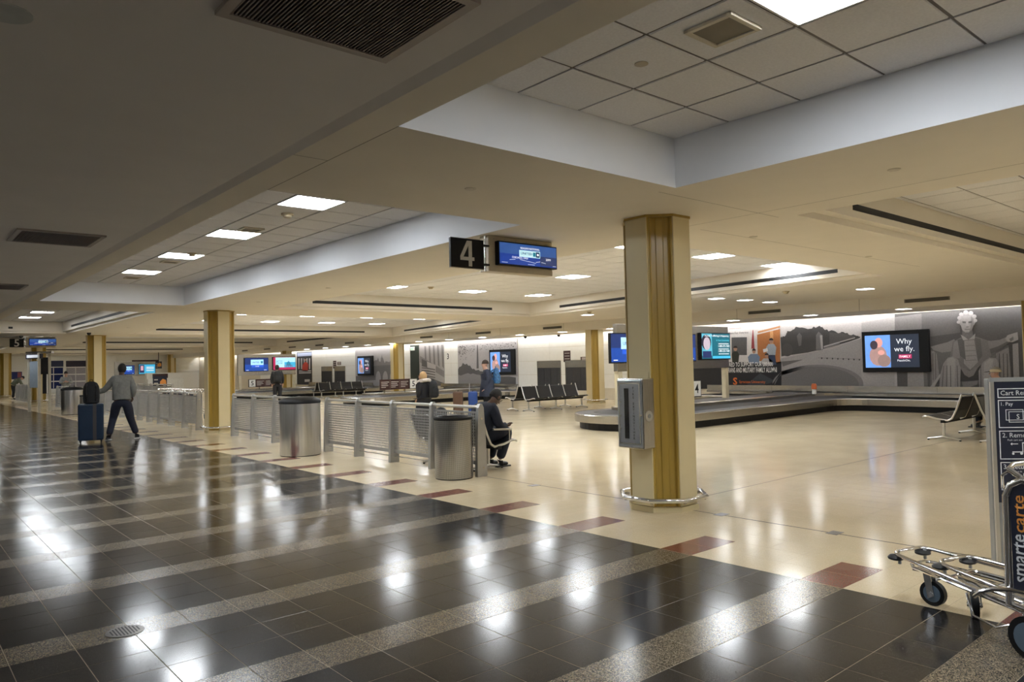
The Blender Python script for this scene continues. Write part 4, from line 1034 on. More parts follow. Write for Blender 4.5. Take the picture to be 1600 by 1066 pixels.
def belt_notice(lab, num, y, x0, x1, left, z0=.6, z1=1.02):
    t = thing('belt_notice', lab, 'sign', (x0, y, 0)); L = x1-x0; s = z1-z0
    nb = (0, s*.9) if left else (L-s*.9, L); bb = (s*.92, L) if left else (0, L-s*.92)
    MB().box(bb[0], bb[1], 0, .05, z0, z1).build('brown_panel', M_brown, t); MB().box(nb[0], nb[1], -.01, .06, z0, z1).build('number_box', M_black, t)
    MB().box(nb[0]+.02, nb[1]-.02, -.014, -.01, z0+.02, z1-.02).build('number_face', M_signw, t)
    text(num, ((nb[0]+nb[1])/2, -.0145, (z0+z1)/2), (1,0,0), (0,0,1), height=s*.55, m=M_black, parent=t, align='CENTER', bold=.012)
    d = (bb[1]-bb[0])/3; ln = MB(); lw = MB()
    for k in range(3):
        if k: ln.box(bb[0]+k*d-.005, bb[0]+k*d+.005, -.003, -.0005, z0+.05, z1-.05)
        for r in range(4): lw.box(bb[0]+k*d+.05, bb[0]+k*d+.05+(d-.1)*(1, .8, .9, .6)[r], -.003, -.0005, z1-.12-r*.07, z1-.095-r*.07)
    ln.build('divider', flat('brown line', (.3, .2, .17)), t); lw.build('print_lines', flat('pale line', (.6, .55, .5)), t)
    for x in (bb[0]+.2, bb[1]-.2): MB().box(x-.02, x+.02, .01, .04, .47, z0).build('leg', M_steel, t)
belt_notice('brown belt notice with a white number 5 at its right end, left of the girl', '5', 26.2, 15.35, 17.12, False)
belt_notice('brown belt notice with a white number 5 under the far monitor board', '5', 39.3, 15.0, 16.9, True)
belt_notice('brown belt notice with a white number 4 hidden behind the nearest column', '4', 11.25, 14.0, 15.93, False)

# ------------------------------------------------------------------ tandem seating
def seat_profile(): return [(.34, .405), (.31, .425), (.24, .425), (.10, .385), (-.08, .36), (-.15, .40), (-.22, .55), (-.30, .78), (-.315, .83)]
PADM = {}
def seats(name, lab, x, y, rz, n, pitch=.62, arms=False, legs=None):
    t = thing(name, lab, 'bench', (x, y, 0), rz, 'black tandem benches'); pr = seat_profile()
    if pitch not in PADM:
        b = MB(); w0, w1 = .035, pitch-.035
        sec = pr[1:5]
        for (ya, za), (yb, zb) in zip(sec, sec[1:]): b.obox((pitch/2, (ya+yb)/2, (za+zb)/2), ((w1-w0)/2, 0, 0), (0, (yb-ya)/2, (zb-za)/2), (0, 0, .016))
        b2 = MB(); sec = pr[5:8]
        for (ya, za), (yb, zb) in zip(sec, sec[1:]):
            d = Vector((0, yb-ya, zb-za)); nrm = Vector((0, d.z, -d.y)).normalized()
            b2.obox((pitch/2, (ya+yb)/2, (za+zb)/2), ((w1-w0)/2, 0, 0), d/2, nrm*.018)
        fr_ = MB().tube([(0, a, c) for a, c in pr], [.012]+[.017]*(len(pr)-2)+[.013], 8)
        lg = MB(); lg.tube([(0, 0, .33), (0, 0, .06)], [.03, .024], 8); lg.tube([(0, -.27, .025), (0, -.1, .05), (0, 0, .07), (0, .1, .05), (0, .27, .025)], [.014, .02, .026, .02, .014], 8)
        ft = MB(); [ft.lathe([(.018, 0), (.018, .02)], (0, s*.26, 0), 10) for s in (-1, 1)]
        ar = MB().obox((0, .06, .60), (.022, 0, 0), (0, .17, -.01), (0, 0, .013)); ar.tube([(0, .2, .585), (0, .2, .43)], .01, 6)
        PADM[pitch] = (b.mesh('seat_pad', M_vinyl), b2.mesh('back_pad', M_vinyl), fr_.mesh('side_frame', M_alud, True), lg.mesh('leg', M_alud, True), ft.mesh('foot', M_black), ar.mesh('armrest', M_alud))
    sp, bk, sf, lg, ft, ar = PADM[pitch]
    for k in range(n): inst('seat_pad', sp, t, (k*pitch, 0, 0)); inst('back_pad', bk, t, (k*pitch, 0, 0))
    for k in range(n+1):
        inst('side_frame', sf, t, (k*pitch, 0, 0))
        if arms: inst('armrest', ar, t, (k*pitch, 0, 0))
    MB().box(-.02, n*pitch+.02, -.035, .035, .315, .365).build('beam', M_black, t)
    for q in (legs or [.02, n*pitch/2, n*pitch-.02]):
        l = inst('leg', lg, t, (q, 0, 0)); inst('foot', ft, l)
    return t
seats('tandem_bench', 'bench bolted to the barrier, with the seated man on it', 6.80, 10.15, R(-90), 3, arms=True, legs=[.3, 1.6])
seats('tandem_bench', 'middle bench facing the camera, left of the baggage openings', 18.28, 17.75, R(180), 4)
seats('tandem_bench', 'bench backing onto the middle bench, facing the wall', 15.85, 18.6, 0, 4)
seats('tandem_bench', 'black bench at right edge, facing left, beside the rental kiosk', 14.43, 5.08, 0, 5)
seats('tandem_bench', 'bench back to back with the right bench, behind the rental kiosk', 17.55, 4.25, R(180), 5)
seats('tandem_bench', 'far black bench behind the large bin, before the city mural', 19.5, 34.9, R(180), 4)
seats('tandem_bench', 'far bench backing onto the bench before the city mural', 17.0, 35.75, 0, 4)

# ------------------------------------------------------------------ cart rental kiosk and luggage carts
ua = Vector((.669, -.743, 0)); na = Vector((-.743, -.669, 0))
kk = thing('rental_kiosk', 'grey and navy cart rental kiosk cut by the right edge', 'kiosk', (6.225, 1.875, 0), math.atan2(ua.y, ua.x))
# local x along the face, -y towards the camera
KW = .82
MB().box(0, KW, 0, .07, 0, 1.36).build('body', M_grey, kk, bevel=.01)
MB().box(.03, KW-.03, -.012, 0, .45, 1.335).build('panel', M_dnavy, kk)
MB().box(.0, KW, -.02, -.001, 1.335, 1.365).build('top_trim', M_grey, kk); MB().box(.005, .03, -.02, -.001, .02, 1.335).build('edge_trim', M_alud, kk)
pw = flat('kiosk white', (.75, .77, .8))
def kbox(x0, x1, z0, z1):
    b = MB(); r = .003
    for q in ((x0, x1, z0, z0+2*r), (x0, x1, z1-2*r, z1)): b.box(q[0], q[1], -.0135, -.012, q[2], q[3])
    for q in ((x0, x0+2*r), (x1-2*r, x1)): b.box(q[0], q[1], -.0135, -.012, z0, z1)
    b.build('panel_outline', pw, kk)
kbox(.055, .70, 1.215, 1.285); kbox(.055, .70, .995, 1.2); kbox(.055, .70, .765, .975); kbox(.055, .70, .54, .745)
def ktx(s, x, z, h): text(s, (x, -.0138, z), (1,0,0), (0,0,1), height=h, m=pw, parent=kk)
ktx('Cart Rental', .075, 1.235, .034); ktx('1. Pay', .075, 1.15, .034); ktx('2. Remove', .075, .925, .034); ktx('Push cart out', .11, .90, .013); ktx('3. Return cart', .075, .695, .034); ktx('Push cart in', .11, .67, .013)
ktx('S', .178, 1.06, .035)
b = MB()
for x0, z0, x1, z1 in ((.125, 1.035, .245, 1.115), (.105, 1.05, .225, 1.13)):
    for q in ((x0, x1, z0, z0+.004), (x0, x1, z1-.004, z1)): b.box(q[0], q[1], -.0138, -.012, q[2], q[3])
    for q in ((x0, x0+.004), (x1-.004, x1)): b.box(q[0], q[1], -.0138, -.012, z0, z1)
b.build('banknote_symbol', pw, kk)
for z in (.80, .575):
    b = MB(); b.disc((.33, -.0128, z+.115), (0,1,0), .012, .002, 12); b.box(.318, .342, -.0138, -.012, z+.045, z+.1); b.box(.318, .326, -.0138, -.012, z, z+.05); b.box(.334, .342, -.0138, -.012, z, z+.05); b.box(.27, .32, -.0138, -.012, z+.08, z+.088)
    b.box(.268, .274, -.0138, -.012, z+.015, z+.088); b.box(.2, .272, -.0138, -.012, z+.015, z+.022); b.disc((.205, -.0128, z+.006), (0,1,0), .008, .002, 10); b.disc((.262, -.0128, z+.008), (0,1,0), .01, .002, 10)
    b.box(.2, .24, -.0138, -.012, z+.075, z+.08); b.add([(.2, -.0138, z+.088), (.188, -.0138, z+.0775), (.2, -.0138, z+.067)], [(0,1,2)]); b.build('person_symbol', pw, kk).location.x = -.06
def cart(lab, x, y, rz, panel=True, swivel=0):
    """local +y points to the nose"""
    t = thing('luggage_cart', lab, 'luggage cart', (x, y, 0), rz, 'chrome luggage carts')
    r = .0135
    MB().tube([(-.34, -1.36, .225), (-.33, -.98, .235), (-.27, -.7, .245), (-.15, -.04, .3), (-.125, -.005, .305), (-.09, .012, .305), (.09, .012, .305), (.125, -.005, .305), (.15, -.04, .3), (.27, -.7, .245), (.33, -.98, .235), (.34, -1.36, .225)], r, 10).build('side_rail', M_chrome, t, True)
    MB().tube([(-.26, -1.34, .17), (-.24, -.98, .175), (-.1, -.10, .235), (-.06, -.06, .24), (.06, -.06, .24), (.1, -.10, .235), (.24, -.98, .175), (.26, -1.34, .17)], .011, 8).build('lower_loop', M_chrome, t, True)
    for yy, ww in ((-.3, .17), (-.55, .22), (-.8, .27)): MB().tube([(-ww, yy, .222), (ww, yy, .222)], .009, 8).build('cross_bar', M_chrome, t, True)
    for xx in (-.07, 0, .07): MB().tube([(xx, -.3, .224), (xx*1.6, -.95, .19)], .007, 6).build('slat', M_chrome, t, True)
    for s in (-1, 1):
        o = MB().lathe([(.03, 0), (.045, .006), (.048, .016), (.035, .03), (.012, .034)], (s*.125, .0, .262), 16).build('bumper', M_rubber, t, True)
        MB().tube([(s*.118, -.02, .24), (s*.118, -.02, .3)], .01, 6).build('bracket', M_grey, t)
    cs = MB(); cs.box(-.045, .045, -.17, -.05, .2, .212); cs.obox((-.032, -.14, .13), (.003, 0, 0), (0, .02, -.012), (0, .012, .075)); cs.obox((.032, -.14, .13), (.003, 0, 0), (0, .02, -.012), (0, .012, .075)); c_ = cs.build('caster_fork', M_steel, t); cas = [c_]
    cas += [MB().disc((0, -.15, .075), (1,0,0), .075, .036, 24).build('tire', M_black, t, True), MB().disc((0, -.15, .075), (1,0,0), .052, .042, 20).build('hub', mat('blue grey hub', (.12, .17, .23), .4), t, True), MB().disc((0, -.15, .075), (1,0,0), .014, .08, 10).build('axle', M_chrome, t, True)]
    for o in cas:
        for v in o.data.vertices:
            q = Vector((v.co.x, v.co.y+.11, 0)); q.rotate(Matrix.Rotation(swivel, 3, 'Z')); v.co.x, v.co.y = q.x, q.y-.11
    for s in (-1, 1):
        MB().disc((s*.34, -.93, .11), (1,0,0), .11, .04, 28).build('rear_tire', M_black, t, True); MB().disc((s*.34, -.93, .11), (1,0,0), .08, .046, 24).build('rear_hub', MATS['blue grey hub'], t, True); MB().disc((s*.34, -.93, .11), (1,0,0), .016, .06, 12).build('rear_axle', M_chrome, t, True)
        MB().tube([(s*.28, -.62, .25)]+[(s*.33, -.93+.30*math.cos(a), .22+.11*math.sin(a)) for a in (R(170-20*k) for k in range(9))][::-1], .012, 8).build('wheel_guard', M_chrome, t, True)
    for sx in (-1, 1):
        q = sx*.30
        MB().tube([(q, -.80, .24), (q, -.805, .80), (q, -.83, .86), (q, -.89, .895), (q, -1.12, .905), (q, -1.17, .88), (q, -1.19, .8), (q*1.08, -1.17, .228)], .02, 10).build('side_frame', M_chrome, t, True)
    MB().tube([(-.30, -.89, .9), (-.31, -.83, .945), (-.24, -.81, .96), (.24, -.81, .96), (.31, -.83, .945), (.30, -.89, .9)], .014, 10).build('push_bar', M_chrome, t, True)
    MB().tube([(-.26, -.82, .94), (-.27, -.77, .90), (-.23, -.745, .83), (.23, -.745, .83), (.27, -.77, .90), (.26, -.82, .94)], .008, 8).build('brake_bar', M_chrome, t, True)
    MB().tube([(-.2, -.5, .2), (-.24, -.56, .1), (-.26, -.7, .08), (-.28, -.82, .14)], .007, 8).build('stand_rod', M_chrome, t, True)
    if panel:
        p = MB().box(-.308, -.292, -1.165, -.825, .32, .875).build('sign_panel', M_dnavy, t, bevel=.004)
        text('smarte', (-.3095, -.900, .37), (0,0,1), (0,1,0), width=.245, height=.062, m=pw, parent=p, bold=.012); text('carte', (-.3095, -.900, .625), (0,0,1), (0,1,0), width=.19, height=.05, m=flat('cart orange', (.75, .3, .06)), parent=p, bold=.012)
    return t
rzc = math.atan2(-.27, .96)
cart('front luggage cart with a black lettered panel at the right edge', 4.98, 1.98, rzc, True, R(8))
cart('second luggage cart nested behind the front one at the right edge', 4.945, 1.71, rzc, False, R(-50))
for k in range(7):
    cart(f'luggage cart in the row behind the long barrier, {ORD[k]} from the far end', 7.5, 28.1-k*.56, R(4), True)

# ------------------------------------------------------------------ people
def skin_obj(name, verts, edges, radii, m, parent, root=0, sub=1):
    me = bpy.data.meshes.new(name); me.from_pydata([tuple(v) for v in verts], edges, [])
    o = bpy.data.objects.new(name, me); COL.objects.link(o); o.parent = parent
    md = o.modifiers.new('skin', 'SKIN'); md.use_smooth_shade = True
    if not me.skin_vertices:
        me.attributes.new('skin', 'FLOAT', 'POINT') if False else None
    o2 = o
    sv = me.skin_vertices
    if not sv:
        bm = bmesh.new(); bm.from_mesh(me); bm.verts.layers.skin.verify(); bm.to_mesh(me); bm.free(); sv = me.skin_vertices
    for i, r in enumerate(radii):
        rr = r if isinstance(r, tuple) else (r, r)
        sv[0].data[i].radius = rr; sv[0].data[i].use_root = (i == root)
    if sub:
        s = o.modifiers.new('sub', 'SUBSURF'); s.levels = sub; s.render_levels = sub+1 if sub < 2 else sub
    dg = bpy.context.evaluated_depsgraph_get()
    nm = bpy.data.meshes.new_from_object(o.evaluated_get(dg)); nm.name = name; o.modifiers.clear(); o.data = nm; nm.materials.clear(); nm.materials.append(m); nm.shade_smooth()
    return o
def lerp(a, b, t): return Vector(a)*(1-t)+Vector(b)*t
def blob(name, c, rx, ry, rz_, m, parent, seg=14, rings=9, z0=-1, axis=None):
    b = MB(); pr = []
    for k in range(rings+1):
        a = -math.pi/2*(-z0 if z0 < 0 else -z0)+ (math.pi/2+math.pi/2*(-z0))*k/rings if False else (math.asin(z0)+(math.pi/2-math.asin(z0))*k/rings)
        pr.append((max(.0005, math.cos(a)), math.sin(a)))
    b.lathe(pr, (0,0,0), seg)
    rot = axis or Matrix.Identity(3)
    b.v = [tuple(Vector(c)+rot @ Vector((x*rx, y*ry, z*rz_))) for x, y, z in b.v]
    return b.build(name, m, parent, True)
def hand(parent, wrist, tip_dir, palm_n, m, curl=.4, s=1.0):
    """palm with four unequal fingers and a thumb from its side"""
    d = Vector(tip_dir).normalized(); n = Vector(palm_n); n = (n-d*n.dot(d)).normalized(); side = d.cross(n); w_ = Vector(wrist)
    V = [w_, w_+d*.045*s, w_+d*.085*s]; E = [(0, 1), (1, 2)]; Rr = [(.024*s, .018*s), (.036*s, .016*s), (.036*s, .014*s)]
    for k, L in enumerate((.062, .072, .067, .052)):
        base = w_+d*.085*s+side*(.028-.0187*k)*s; i0 = len(V)
        V += [base, base+(d*math.cos(curl*.5)+n*math.sin(curl*.5))*L*.5*s, base+(d*math.cos(curl*.5)+n*math.sin(curl*.5))*L*.5*s+(d*math.cos(curl*1.6)+n*math.sin(curl*1.6))*L*.5*s]
        E += [(2, i0), (i0, i0+1), (i0+1, i0+2)]; Rr += [.0095*s, .0088*s, .007*s]
    i0 = len(V); tb = w_+d*.03*s+side*.034*s
    V += [tb, tb+(d*.6+side*.75+n*.3)*.03*s, tb+(d*.85+side*.8+n*.5)*.052*s]; E += [(1, i0), (i0, i0+1), (i0+1, i0+2)]; Rr += [.013*s, .011*s, .009*s]
    return skin_obj('hand', V, E, Rr, m, parent, 1, 1)
def shoe(parent, ankle, fwd, m, sole, s=1.0):
    f = Vector(fwd); pit = f.copy(); f = f.normalized(); sd = Vector((0,0,1)).cross(f).normalized(); up = f.cross(sd)*-1 if f.cross(sd).z < 0 else f.cross(sd)
    a = Vector(ankle)
    V = [a-up*.0, a-up*.045-f*.02, a-up*.05+f*.07*s, a-up*.058+f*.15*s]; o = skin_obj('shoe', V, [(0,1),(1,2),(2,3)], [.047*s, (.048*s, .045*s), (.048*s, .036*s), (.04*s, .026*s)], m, parent, 1, 1)
    MB().obox(a-up*.09+f*.06*s, f*.125*s, sd*.043*s, up*.012).build('sole', sole, o, bevel=.006)
    return o
def head(parent, c, face, up, skin, hair, s=1.0, hairstyle='short'):
    """c = head centre; eyes at half height, nose, mouth, ears, hair"""
    f = Vector(face).normalized(); u = Vector(up); u = (u-f*u.dot(f)).normalized(); r = f.cross(u); M3 = Matrix((r, f, u)).transposed(); c = Vector(c)
    q = lambda x, y, z: c+M3 @ (Vector((x, y, z))*s)
    for e in (-1, 1):
        blob('ear', q(e*.076, -.01, -.005), .012*s, .02*s, .03*s, skin, parent, 8, 6, -.99, M3)
        blob('eye', q(e*.032, .088, .008), .011*s, .007*s, .007*s, mat('eye', (.05, .04, .04), .2), parent, 8, 6, -.99, M3)
        blob('brow', q(e*.032, .09, .03), .02*s, .006*s, .005*s, hair, parent, 8, 5, -.99, M3)
    MB().add([q(-.012, .088, -.028), q(.012, .088, -.028), q(0, .092, .02), q(0, .118, -.024)], [(0,1,3),(1,2,3),(2,0,3)]).build('nose', skin, parent)
    blob('mouth', q(0, .085, -.055), .024*s, .007*s, .007*s, mat('lips', (.25, .09, .08), .5), parent, 8, 5, -.99, M3)
    if hairstyle != 'none':
        k = {'short': (.083, .104, .115, -.05, -.012, .022), 'full': (.09, .104, .124, -.7, -.036, .014), 'thin': (.081, .098, .114, -.45, -.03, .012)}[hairstyle]
        blob('hair', q(0, k[4], k[5]), k[0]*s, k[1]*s, k[2]*s, hair, parent, 18, 10, k[3], M3)
def figure(name, lab, loc, rz, J, cl, s=1.0, hairstyle='short', hands=True, extra=None, grp=None):
    """J: joints in local metres (x right, y forward, z up)"""
    t = thing(name, lab, 'person', loc, rz)
    J = {k: Vector(v) for k, v in J.items()}
    hd, hf, hu = J['head'], J.get('face', Vector((0,1,0))), J.get('headup', Vector((0,0,1)))
    fN, uN = hf.normalized(), hu.normalized()
    V = [J['pelvis'], lerp(J['pelvis'], J['chest'], .5), J['chest'], J['neck'], hd-uN*.07+fN*.02, hd+fN*.005, hd+uN*.055-fN*.005]
    E = [(0,1),(1,2),(2,3),(3,4),(4,5),(5,6)]; Rr = [(.15, .11), (.135, .1), (.16, .105), .056, (.062, .072), (.074, .09), (.062, .076)]
    for sd in 'LR':
        i = len(V); V += [J['sho'+sd], J['elb'+sd], J['wri'+sd], J['hip'+sd], J['kne'+sd], J['ank'+sd]]
        E += [(2, i), (i, i+1), (i+1, i+2), (0, i+3), (i+3, i+4), (i+4, i+5)]; Rr += [.055, .04, .027, .088, .055, .04]
    skin_obj('body', V, E, Rr, cl['skin'], t, 0, 1)
    # top
    g = .02
    V = [lerp(J['pelvis'], J['chest'], -.05), lerp(J['pelvis'], J['chest'], .5), J['chest'], lerp(J['chest'], J['neck'], .75)]; E = [(0,1),(1,2),(2,3)]; F_ = cl.get('fat', 1); Rr = [(.205*F_, .165*F_), (.2*F_, .16*F_), (.215, .155), .085]
    for sd in 'LR':
        i = len(V); V += [J['sho'+sd], lerp(J['sho'+sd], J['elb'+sd], .55), J['elb'+sd], lerp(J['elb'+sd], J['wri'+sd], .93)]; E += [(2, i), (i, i+1), (i+1, i+2), (i+2, i+3)]; Rr += [.1, .085, .07, .05]
    skin_obj(cl.get('topname', 'sweater'), V, E, Rr, cl['top'], t, 1, 1)
    V = [J['pelvis']+Vector((0,0,.06)), J['pelvis']]; E = [(0, 1)]; Rr = [(.195, .155), (.2, .165)]
    for sd in 'LR':
        i = len(V); V += [J['hip'+sd], lerp(J['hip'+sd], J['kne'+sd], .5), J['kne'+sd], lerp(J['kne'+sd], J['ank'+sd], .5), lerp(J['kne'+sd], J['ank'+sd], .97)]; E += [(1, i)]+[(i+k, i+k+1) for k in range(4)]; Rr += [.13, .115, .09, .08, .072]
    skin_obj('trousers', V, E, Rr, cl['low'], t, 1, 1)
    for sd in 'LR': shoe(t, J['ank'+sd], J.get('foot'+sd, (0, 1, 0)), cl['shoe'], cl.get('sole', cl['shoe']))
    head(t, hd, hf, hu, cl['skin'], cl['hair'], 1.0, hairstyle)
    if hands:
        for sd in 'LR':
            d = (J['wri'+sd]-J['elb'+sd]).normalized(); hand(t, J['wri'+sd], J.get('hdir'+sd, d), J.get('hnor'+sd, Vector((-1 if sd == 'R' else 1, 0, -.2))), cl['skin'], cl.get('curl', .5))
    return t
cloth = lambda n, c, r=.9: mat(n, c, r, var=.12, scale=18, bump=.5, bscale=90)
def backpack(lab, loc, rz, col, s=1.0, tilt=0):
    t = thing('backpack', lab, 'backpack', loc, rz); t.rotation_euler = (tilt, 0, rz)
    b = MB(); pr = [(0, .0, .7), (.03, .06, .92), (.2, .1, 1), (.34, .09, .95), (.42, .06, .75), (.46, .02, .45)]
    for (z, a, w_) in pr:
        pass
    b.lathe([(.7, 0), (.95, .02), (1, .12), (1, .26), (.92, .36), (.7, .43), (.35, .46), (.01, .465)], (0,0,0), 20, .155*s, .095*s); b.v = [(x, y, z*s) for x, y, z in b.v]
    b.build('bag', col, t, True)
    c = MB().lathe([(.6, 0), (.9, .02), (1, .1), (.9, .2), (.6, .235), (.01, .24)], (0, -.08*s, .03*s), 16, .115*s, .045*s); c.build('pocket', col, t, True)
    for x in (-.08, .08): MB().tube([(x*s, .07*s, .41*s), (x*1.1*s, .15*s, .36*s), (x*1.1*s, .16*s, .2*s), (x*s, .08*s, .06*s)], .016*s, 6).build('strap', col, t, True)
    MB().tube([(-.03*s, .02, .455*s), (-.025*s, .02, .5*s), (.025*s, .02, .5*s), (.03*s, .02, .455*s)], .009*s, 6).build('top_loop', col, t, True)
    return t
def suitcase(lab, loc, rz, w_, d_, h, col, band=None, handle=0.0):
    t = thing('suitcase', lab, 'suitcase', loc, rz)
    MB().box(-w_/2, w_/2, -d_/2, d_/2, .06, h).build('shell', col, t, bevel=.035)
    rb_ = MB()
    for k in range(3): rb_.box(-w_/2+.03, w_/2-.03, -d_/2-.004, d_/2+.004, h-.07-k*.035, h-.06-k*.035)
    rb_.build('ribs', col, t)
    if band: MB().box(w_*.08, w_*.08+.07, -d_/2-.007, d_/2+.007, .07, h+.003).build('strap_band', band, t)
    for sx in (-1, 1):
        for sy in (-1, 1):
            x, y = sx*(w_/2-.05), sy*(d_/2-.05); wh = MB().disc((x, y, .03), (1,0,0), .03, .024, 14).build('wheel', M_black, t, True); MB().box(x-.018, x+.018, y-.02, y+.02, .03, .075).build('wheel_fork', M_black, t)
    if handle:
        MB().tube([(-.1, d_/2-.04, h-.01), (-.1, d_/2-.04, h+handle), (.1, d_/2-.04, h+handle), (.1, d_/2-.04, h-.01)], .009, 6).build('pull_handle', M_grey, t, True)
    MB().tube([(-.06, 0, h-.005), (-.055, 0, h+.025), (.055, 0, h+.025), (.06, 0, h-.005)], .01, 6).build('grip', M_black, t, True)
    return t
# walking man, seen from behind; local +y = walking direction (down the corridor, a little left)
WM = dict(skin=M_skin, hair=mat('black hair', (.012, .01, .009), .7), top=cloth('grey sweater', (.19, .19, .175)), low=cloth('navy trousers', (.012, .014, .028)), shoe=mat('dark shoe', (.015, .015, .018), .6), sole=mat('white sole', (.6, .6, .6), .6), fat=1.08)
yw = R(12)
JW = dict(pelvis=(0, 0, .93), chest=(0, .05, 1.30), neck=(-.0, .08, 1.47), head=(-.0, .11, 1.625), face=(-.25, 1, -.12), headup=(0, .1, 1),
  shoL=(-.17, .06, 1.40), elbL=(-.34, .10, 1.16), wriL=(-.56, .24, 1.08), shoR=(.18, .04, 1.40), elbR=(.25, -.05, 1.13), wriR=(.22, .10, .96),
  hipL=(-.095, 0, .88), kneL=(-.18, .16, .50), ankL=(-.27, -.06, .11), footL=(-.25, .9, -.12), hipR=(.095, 0, .88), kneR=(.17, .06, .49), ankR=(.30, .05, .105), footR=(.25, 1, 0), hdirL=(-.8, .5, -.2), hnorL=(0, 0, -1))
pw_ = onz(190, 689, 0)
figure('person', 'person in grey sweater and dark trousers walking away, hand on a suitcase', (4.24, 18.85, 0), R(-12), JW, WM, hairstyle='full')
P = onz(143, 693, 0)
suitcase('tall navy blue suitcase with a grey strap, beside the walking man', (P.x+.02, P.y+.15, 0), R(-12), .50, .30, .87, mat('navy shell', (.007, .019, .042), .5, spec=.3), mat('grey strap', (.035, .03, .03), .7))
backpack('black backpack standing on the navy suitcase', (P.x+.03, P.y+.15, .873), R(-12+180), cloth('black nylon', (.012, .012, .013)), 1.06)
# seated man on the barrier bench, facing the hall (+x), head bent over a phone
SM = dict(skin=M_skin, hair=mat('grizzled hair', (.03, .028, .026), .9, var=.4, scale=90), top=cloth('dark navy jacket', (.012, .016, .03)), topname='jacket', low=cloth('dark jeans', (.010, .013, .024)), shoe=mat('black shoe', (.012, .012, .012), .5), fat=1.0, curl=.9)
JS = dict(pelvis=(0, 0, .50), chest=(0, .10, .82), neck=(0, .24, .97), head=(0, .345, 1.045), face=(0, .66, -.75), headup=(0, .75, .66),
  shoL=(-.17, .14, .90), elbL=(-.24, .22, .64), wriL=(-.10, .44, .62), shoR=(.17, .14, .90), elbR=(.24, .20, .64), wriR=(.09, .45, .62),
  hipL=(-.095, .03, .49), kneL=(-.12, .46, .56), ankL=(-.10, .28, .12), footL=(-.05, 1, 0), hipR=(.095, .03, .49), kneR=(.12, .47, .56), ankR=(.10, .30, .12), footR=(.05, 1, 0), hdirL=(.35, .9, -.05), hnorL=(.4, 0, 1), hdirR=(-.35, .9, -.05), hnorR=(-.4, 0, 1))
figure('person', 'person in dark jacket seated beside the perforated bin, looking down at a phone', (6.69, 8.62, 0), R(-90), JS, SM, hairstyle='thin')
ph = thing('phone', 'dark phone held by the seated man', 'phone', (6.69+.56, 8.62, .635), R(-90)); MB().obox((0, 0, 0), (.037, 0, 0), (0, .075, .01), (0, -.0005, .004)).build('case', M_black, ph, bevel=.003)
MB().obox((0, -.001, .0045), (.034, 0, 0), (0, .07, .0093), (0, 0, .0004)).build('screen', mat('phone glass', (.03, .04, .06), .1), ph)
def standing(h=1.7, lean=0.0, arms='down'):
    k = h/1.72
    J = dict(pelvis=(0, 0, .93), chest=(0, .02+lean, 1.29), neck=(0, .03+lean*1.3, 1.46), head=(0, .06+lean*1.5, 1.60), shoL=(-.17, .02+lean, 1.39), elbL=(-.23, -.02+lean, 1.12), wriL=(-.22, .1+lean, .90), shoR=(.17, .02+lean, 1.39), elbR=(.23, -.02+lean, 1.12), wriR=(.22, .1+lean, .90),
      hipL=(-.09, 0, .88), kneL=(-.1, .03, .49), ankL=(-.11, -.03, .1), hipR=(.09, 0, .88), kneR=(.1, .03, .49), ankR=(.11, .0, .1))
    if arms == 'front': J.update(elbL=(-.25, .08, 1.15), wriL=(-.08, .26, 1.22), elbR=(.25, .08, 1.15), wriR=(.08, .26, 1.2))
    return {a: Vector(b)*k for a, b in J.items()}
def long_coat(t, J, m, hem=.5, r0=.2, r1=.27):
    V = [J['chest'], J['pelvis'], Vector((0, J['pelvis'].y, hem))]
    o = MB().lathe([(r1*.98, hem), (r1, hem+.02), (r0*1.02, J['pelvis'].z+.1), (r0*.95, J['chest'].z-.15)], (0, 0, 0), 20, 1, .75).build('coat_skirt', m, t, True); return o
# man in the blue coat
C2 = dict(skin=M_skinl, hair=mat('brown hair', (.03, .018, .012), .8), top=cloth('blue grey coat', (.022, .028, .05)), topname='coat', low=cloth('black trousers', (.012, .012, .014)), shoe=mat('grey sneaker', (.3, .3, .3), .6), fat=1.15)
J = standing(1.66)
mp_ = (13.35, 16.75, 0); rzm = R(58)
f = figure('person', 'person in long blue grey coat standing behind the seated man', mp_, rzm, J, C2); long_coat(f, J, C2['top'], .62, .25, .33)
d_ = Vector((math.cos(rzm), math.sin(rzm), 0)); fw = Vector((-math.sin(rzm), math.cos(rzm), 0))
def rel(b, r_, fwd, z): return (b[0]+d_.x*r_+fw.x*fwd, b[1]+d_.y*r_+fw.y*fwd, z)
backpack('blue patterned backpack worn by the man in the long coat', rel(mp_, .02, -.27, .98), rzm, mat('blue print nylon', (.03, .11, .24), .7, var=.7, scale=30), 1.0)
suitcase('brown suitcase in front of the man in the long coat', rel(mp_, -.34, .88, 0), R(51), .42, .27, .80, mat('brown shell', (.09, .045, .025), .5))
suitcase('bright blue suitcase beside the brown one', rel(mp_, -.15, .44, 0), R(51), .42, .26, .78, mat('blue shell', (.012, .05, .22), .45), None, .22)
bg_ = thing('duffel_bag', 'small black and white bag lying before the brown suitcase', 'bag', rel(mp_, -.45, 1.38, 0), rzm)
MB().lathe([(.1, -.2), (.17, -.17), (.19, 0), (.17, .17), (.1, .2)], (0,0,0), 16).build('bag', cloth('black nylon', (.012, .012, .013)), bg_, True)
for o in kids(bg_): o.rotation_euler = (0, R(90), 0); o.location = (0, 0, .19); 
MB().obox((0, -.14, .26), (.05, 0, 0), (0, .05, .06), (0, -.01, .008)).build('white_tag', M_signw, bg_); MB().tube([(-.1, 0, .36), (-.08, 0, .48), (.08, 0, .48), (.1, 0, .36)], .012, 6).build('grip', M_black, bg_, True)
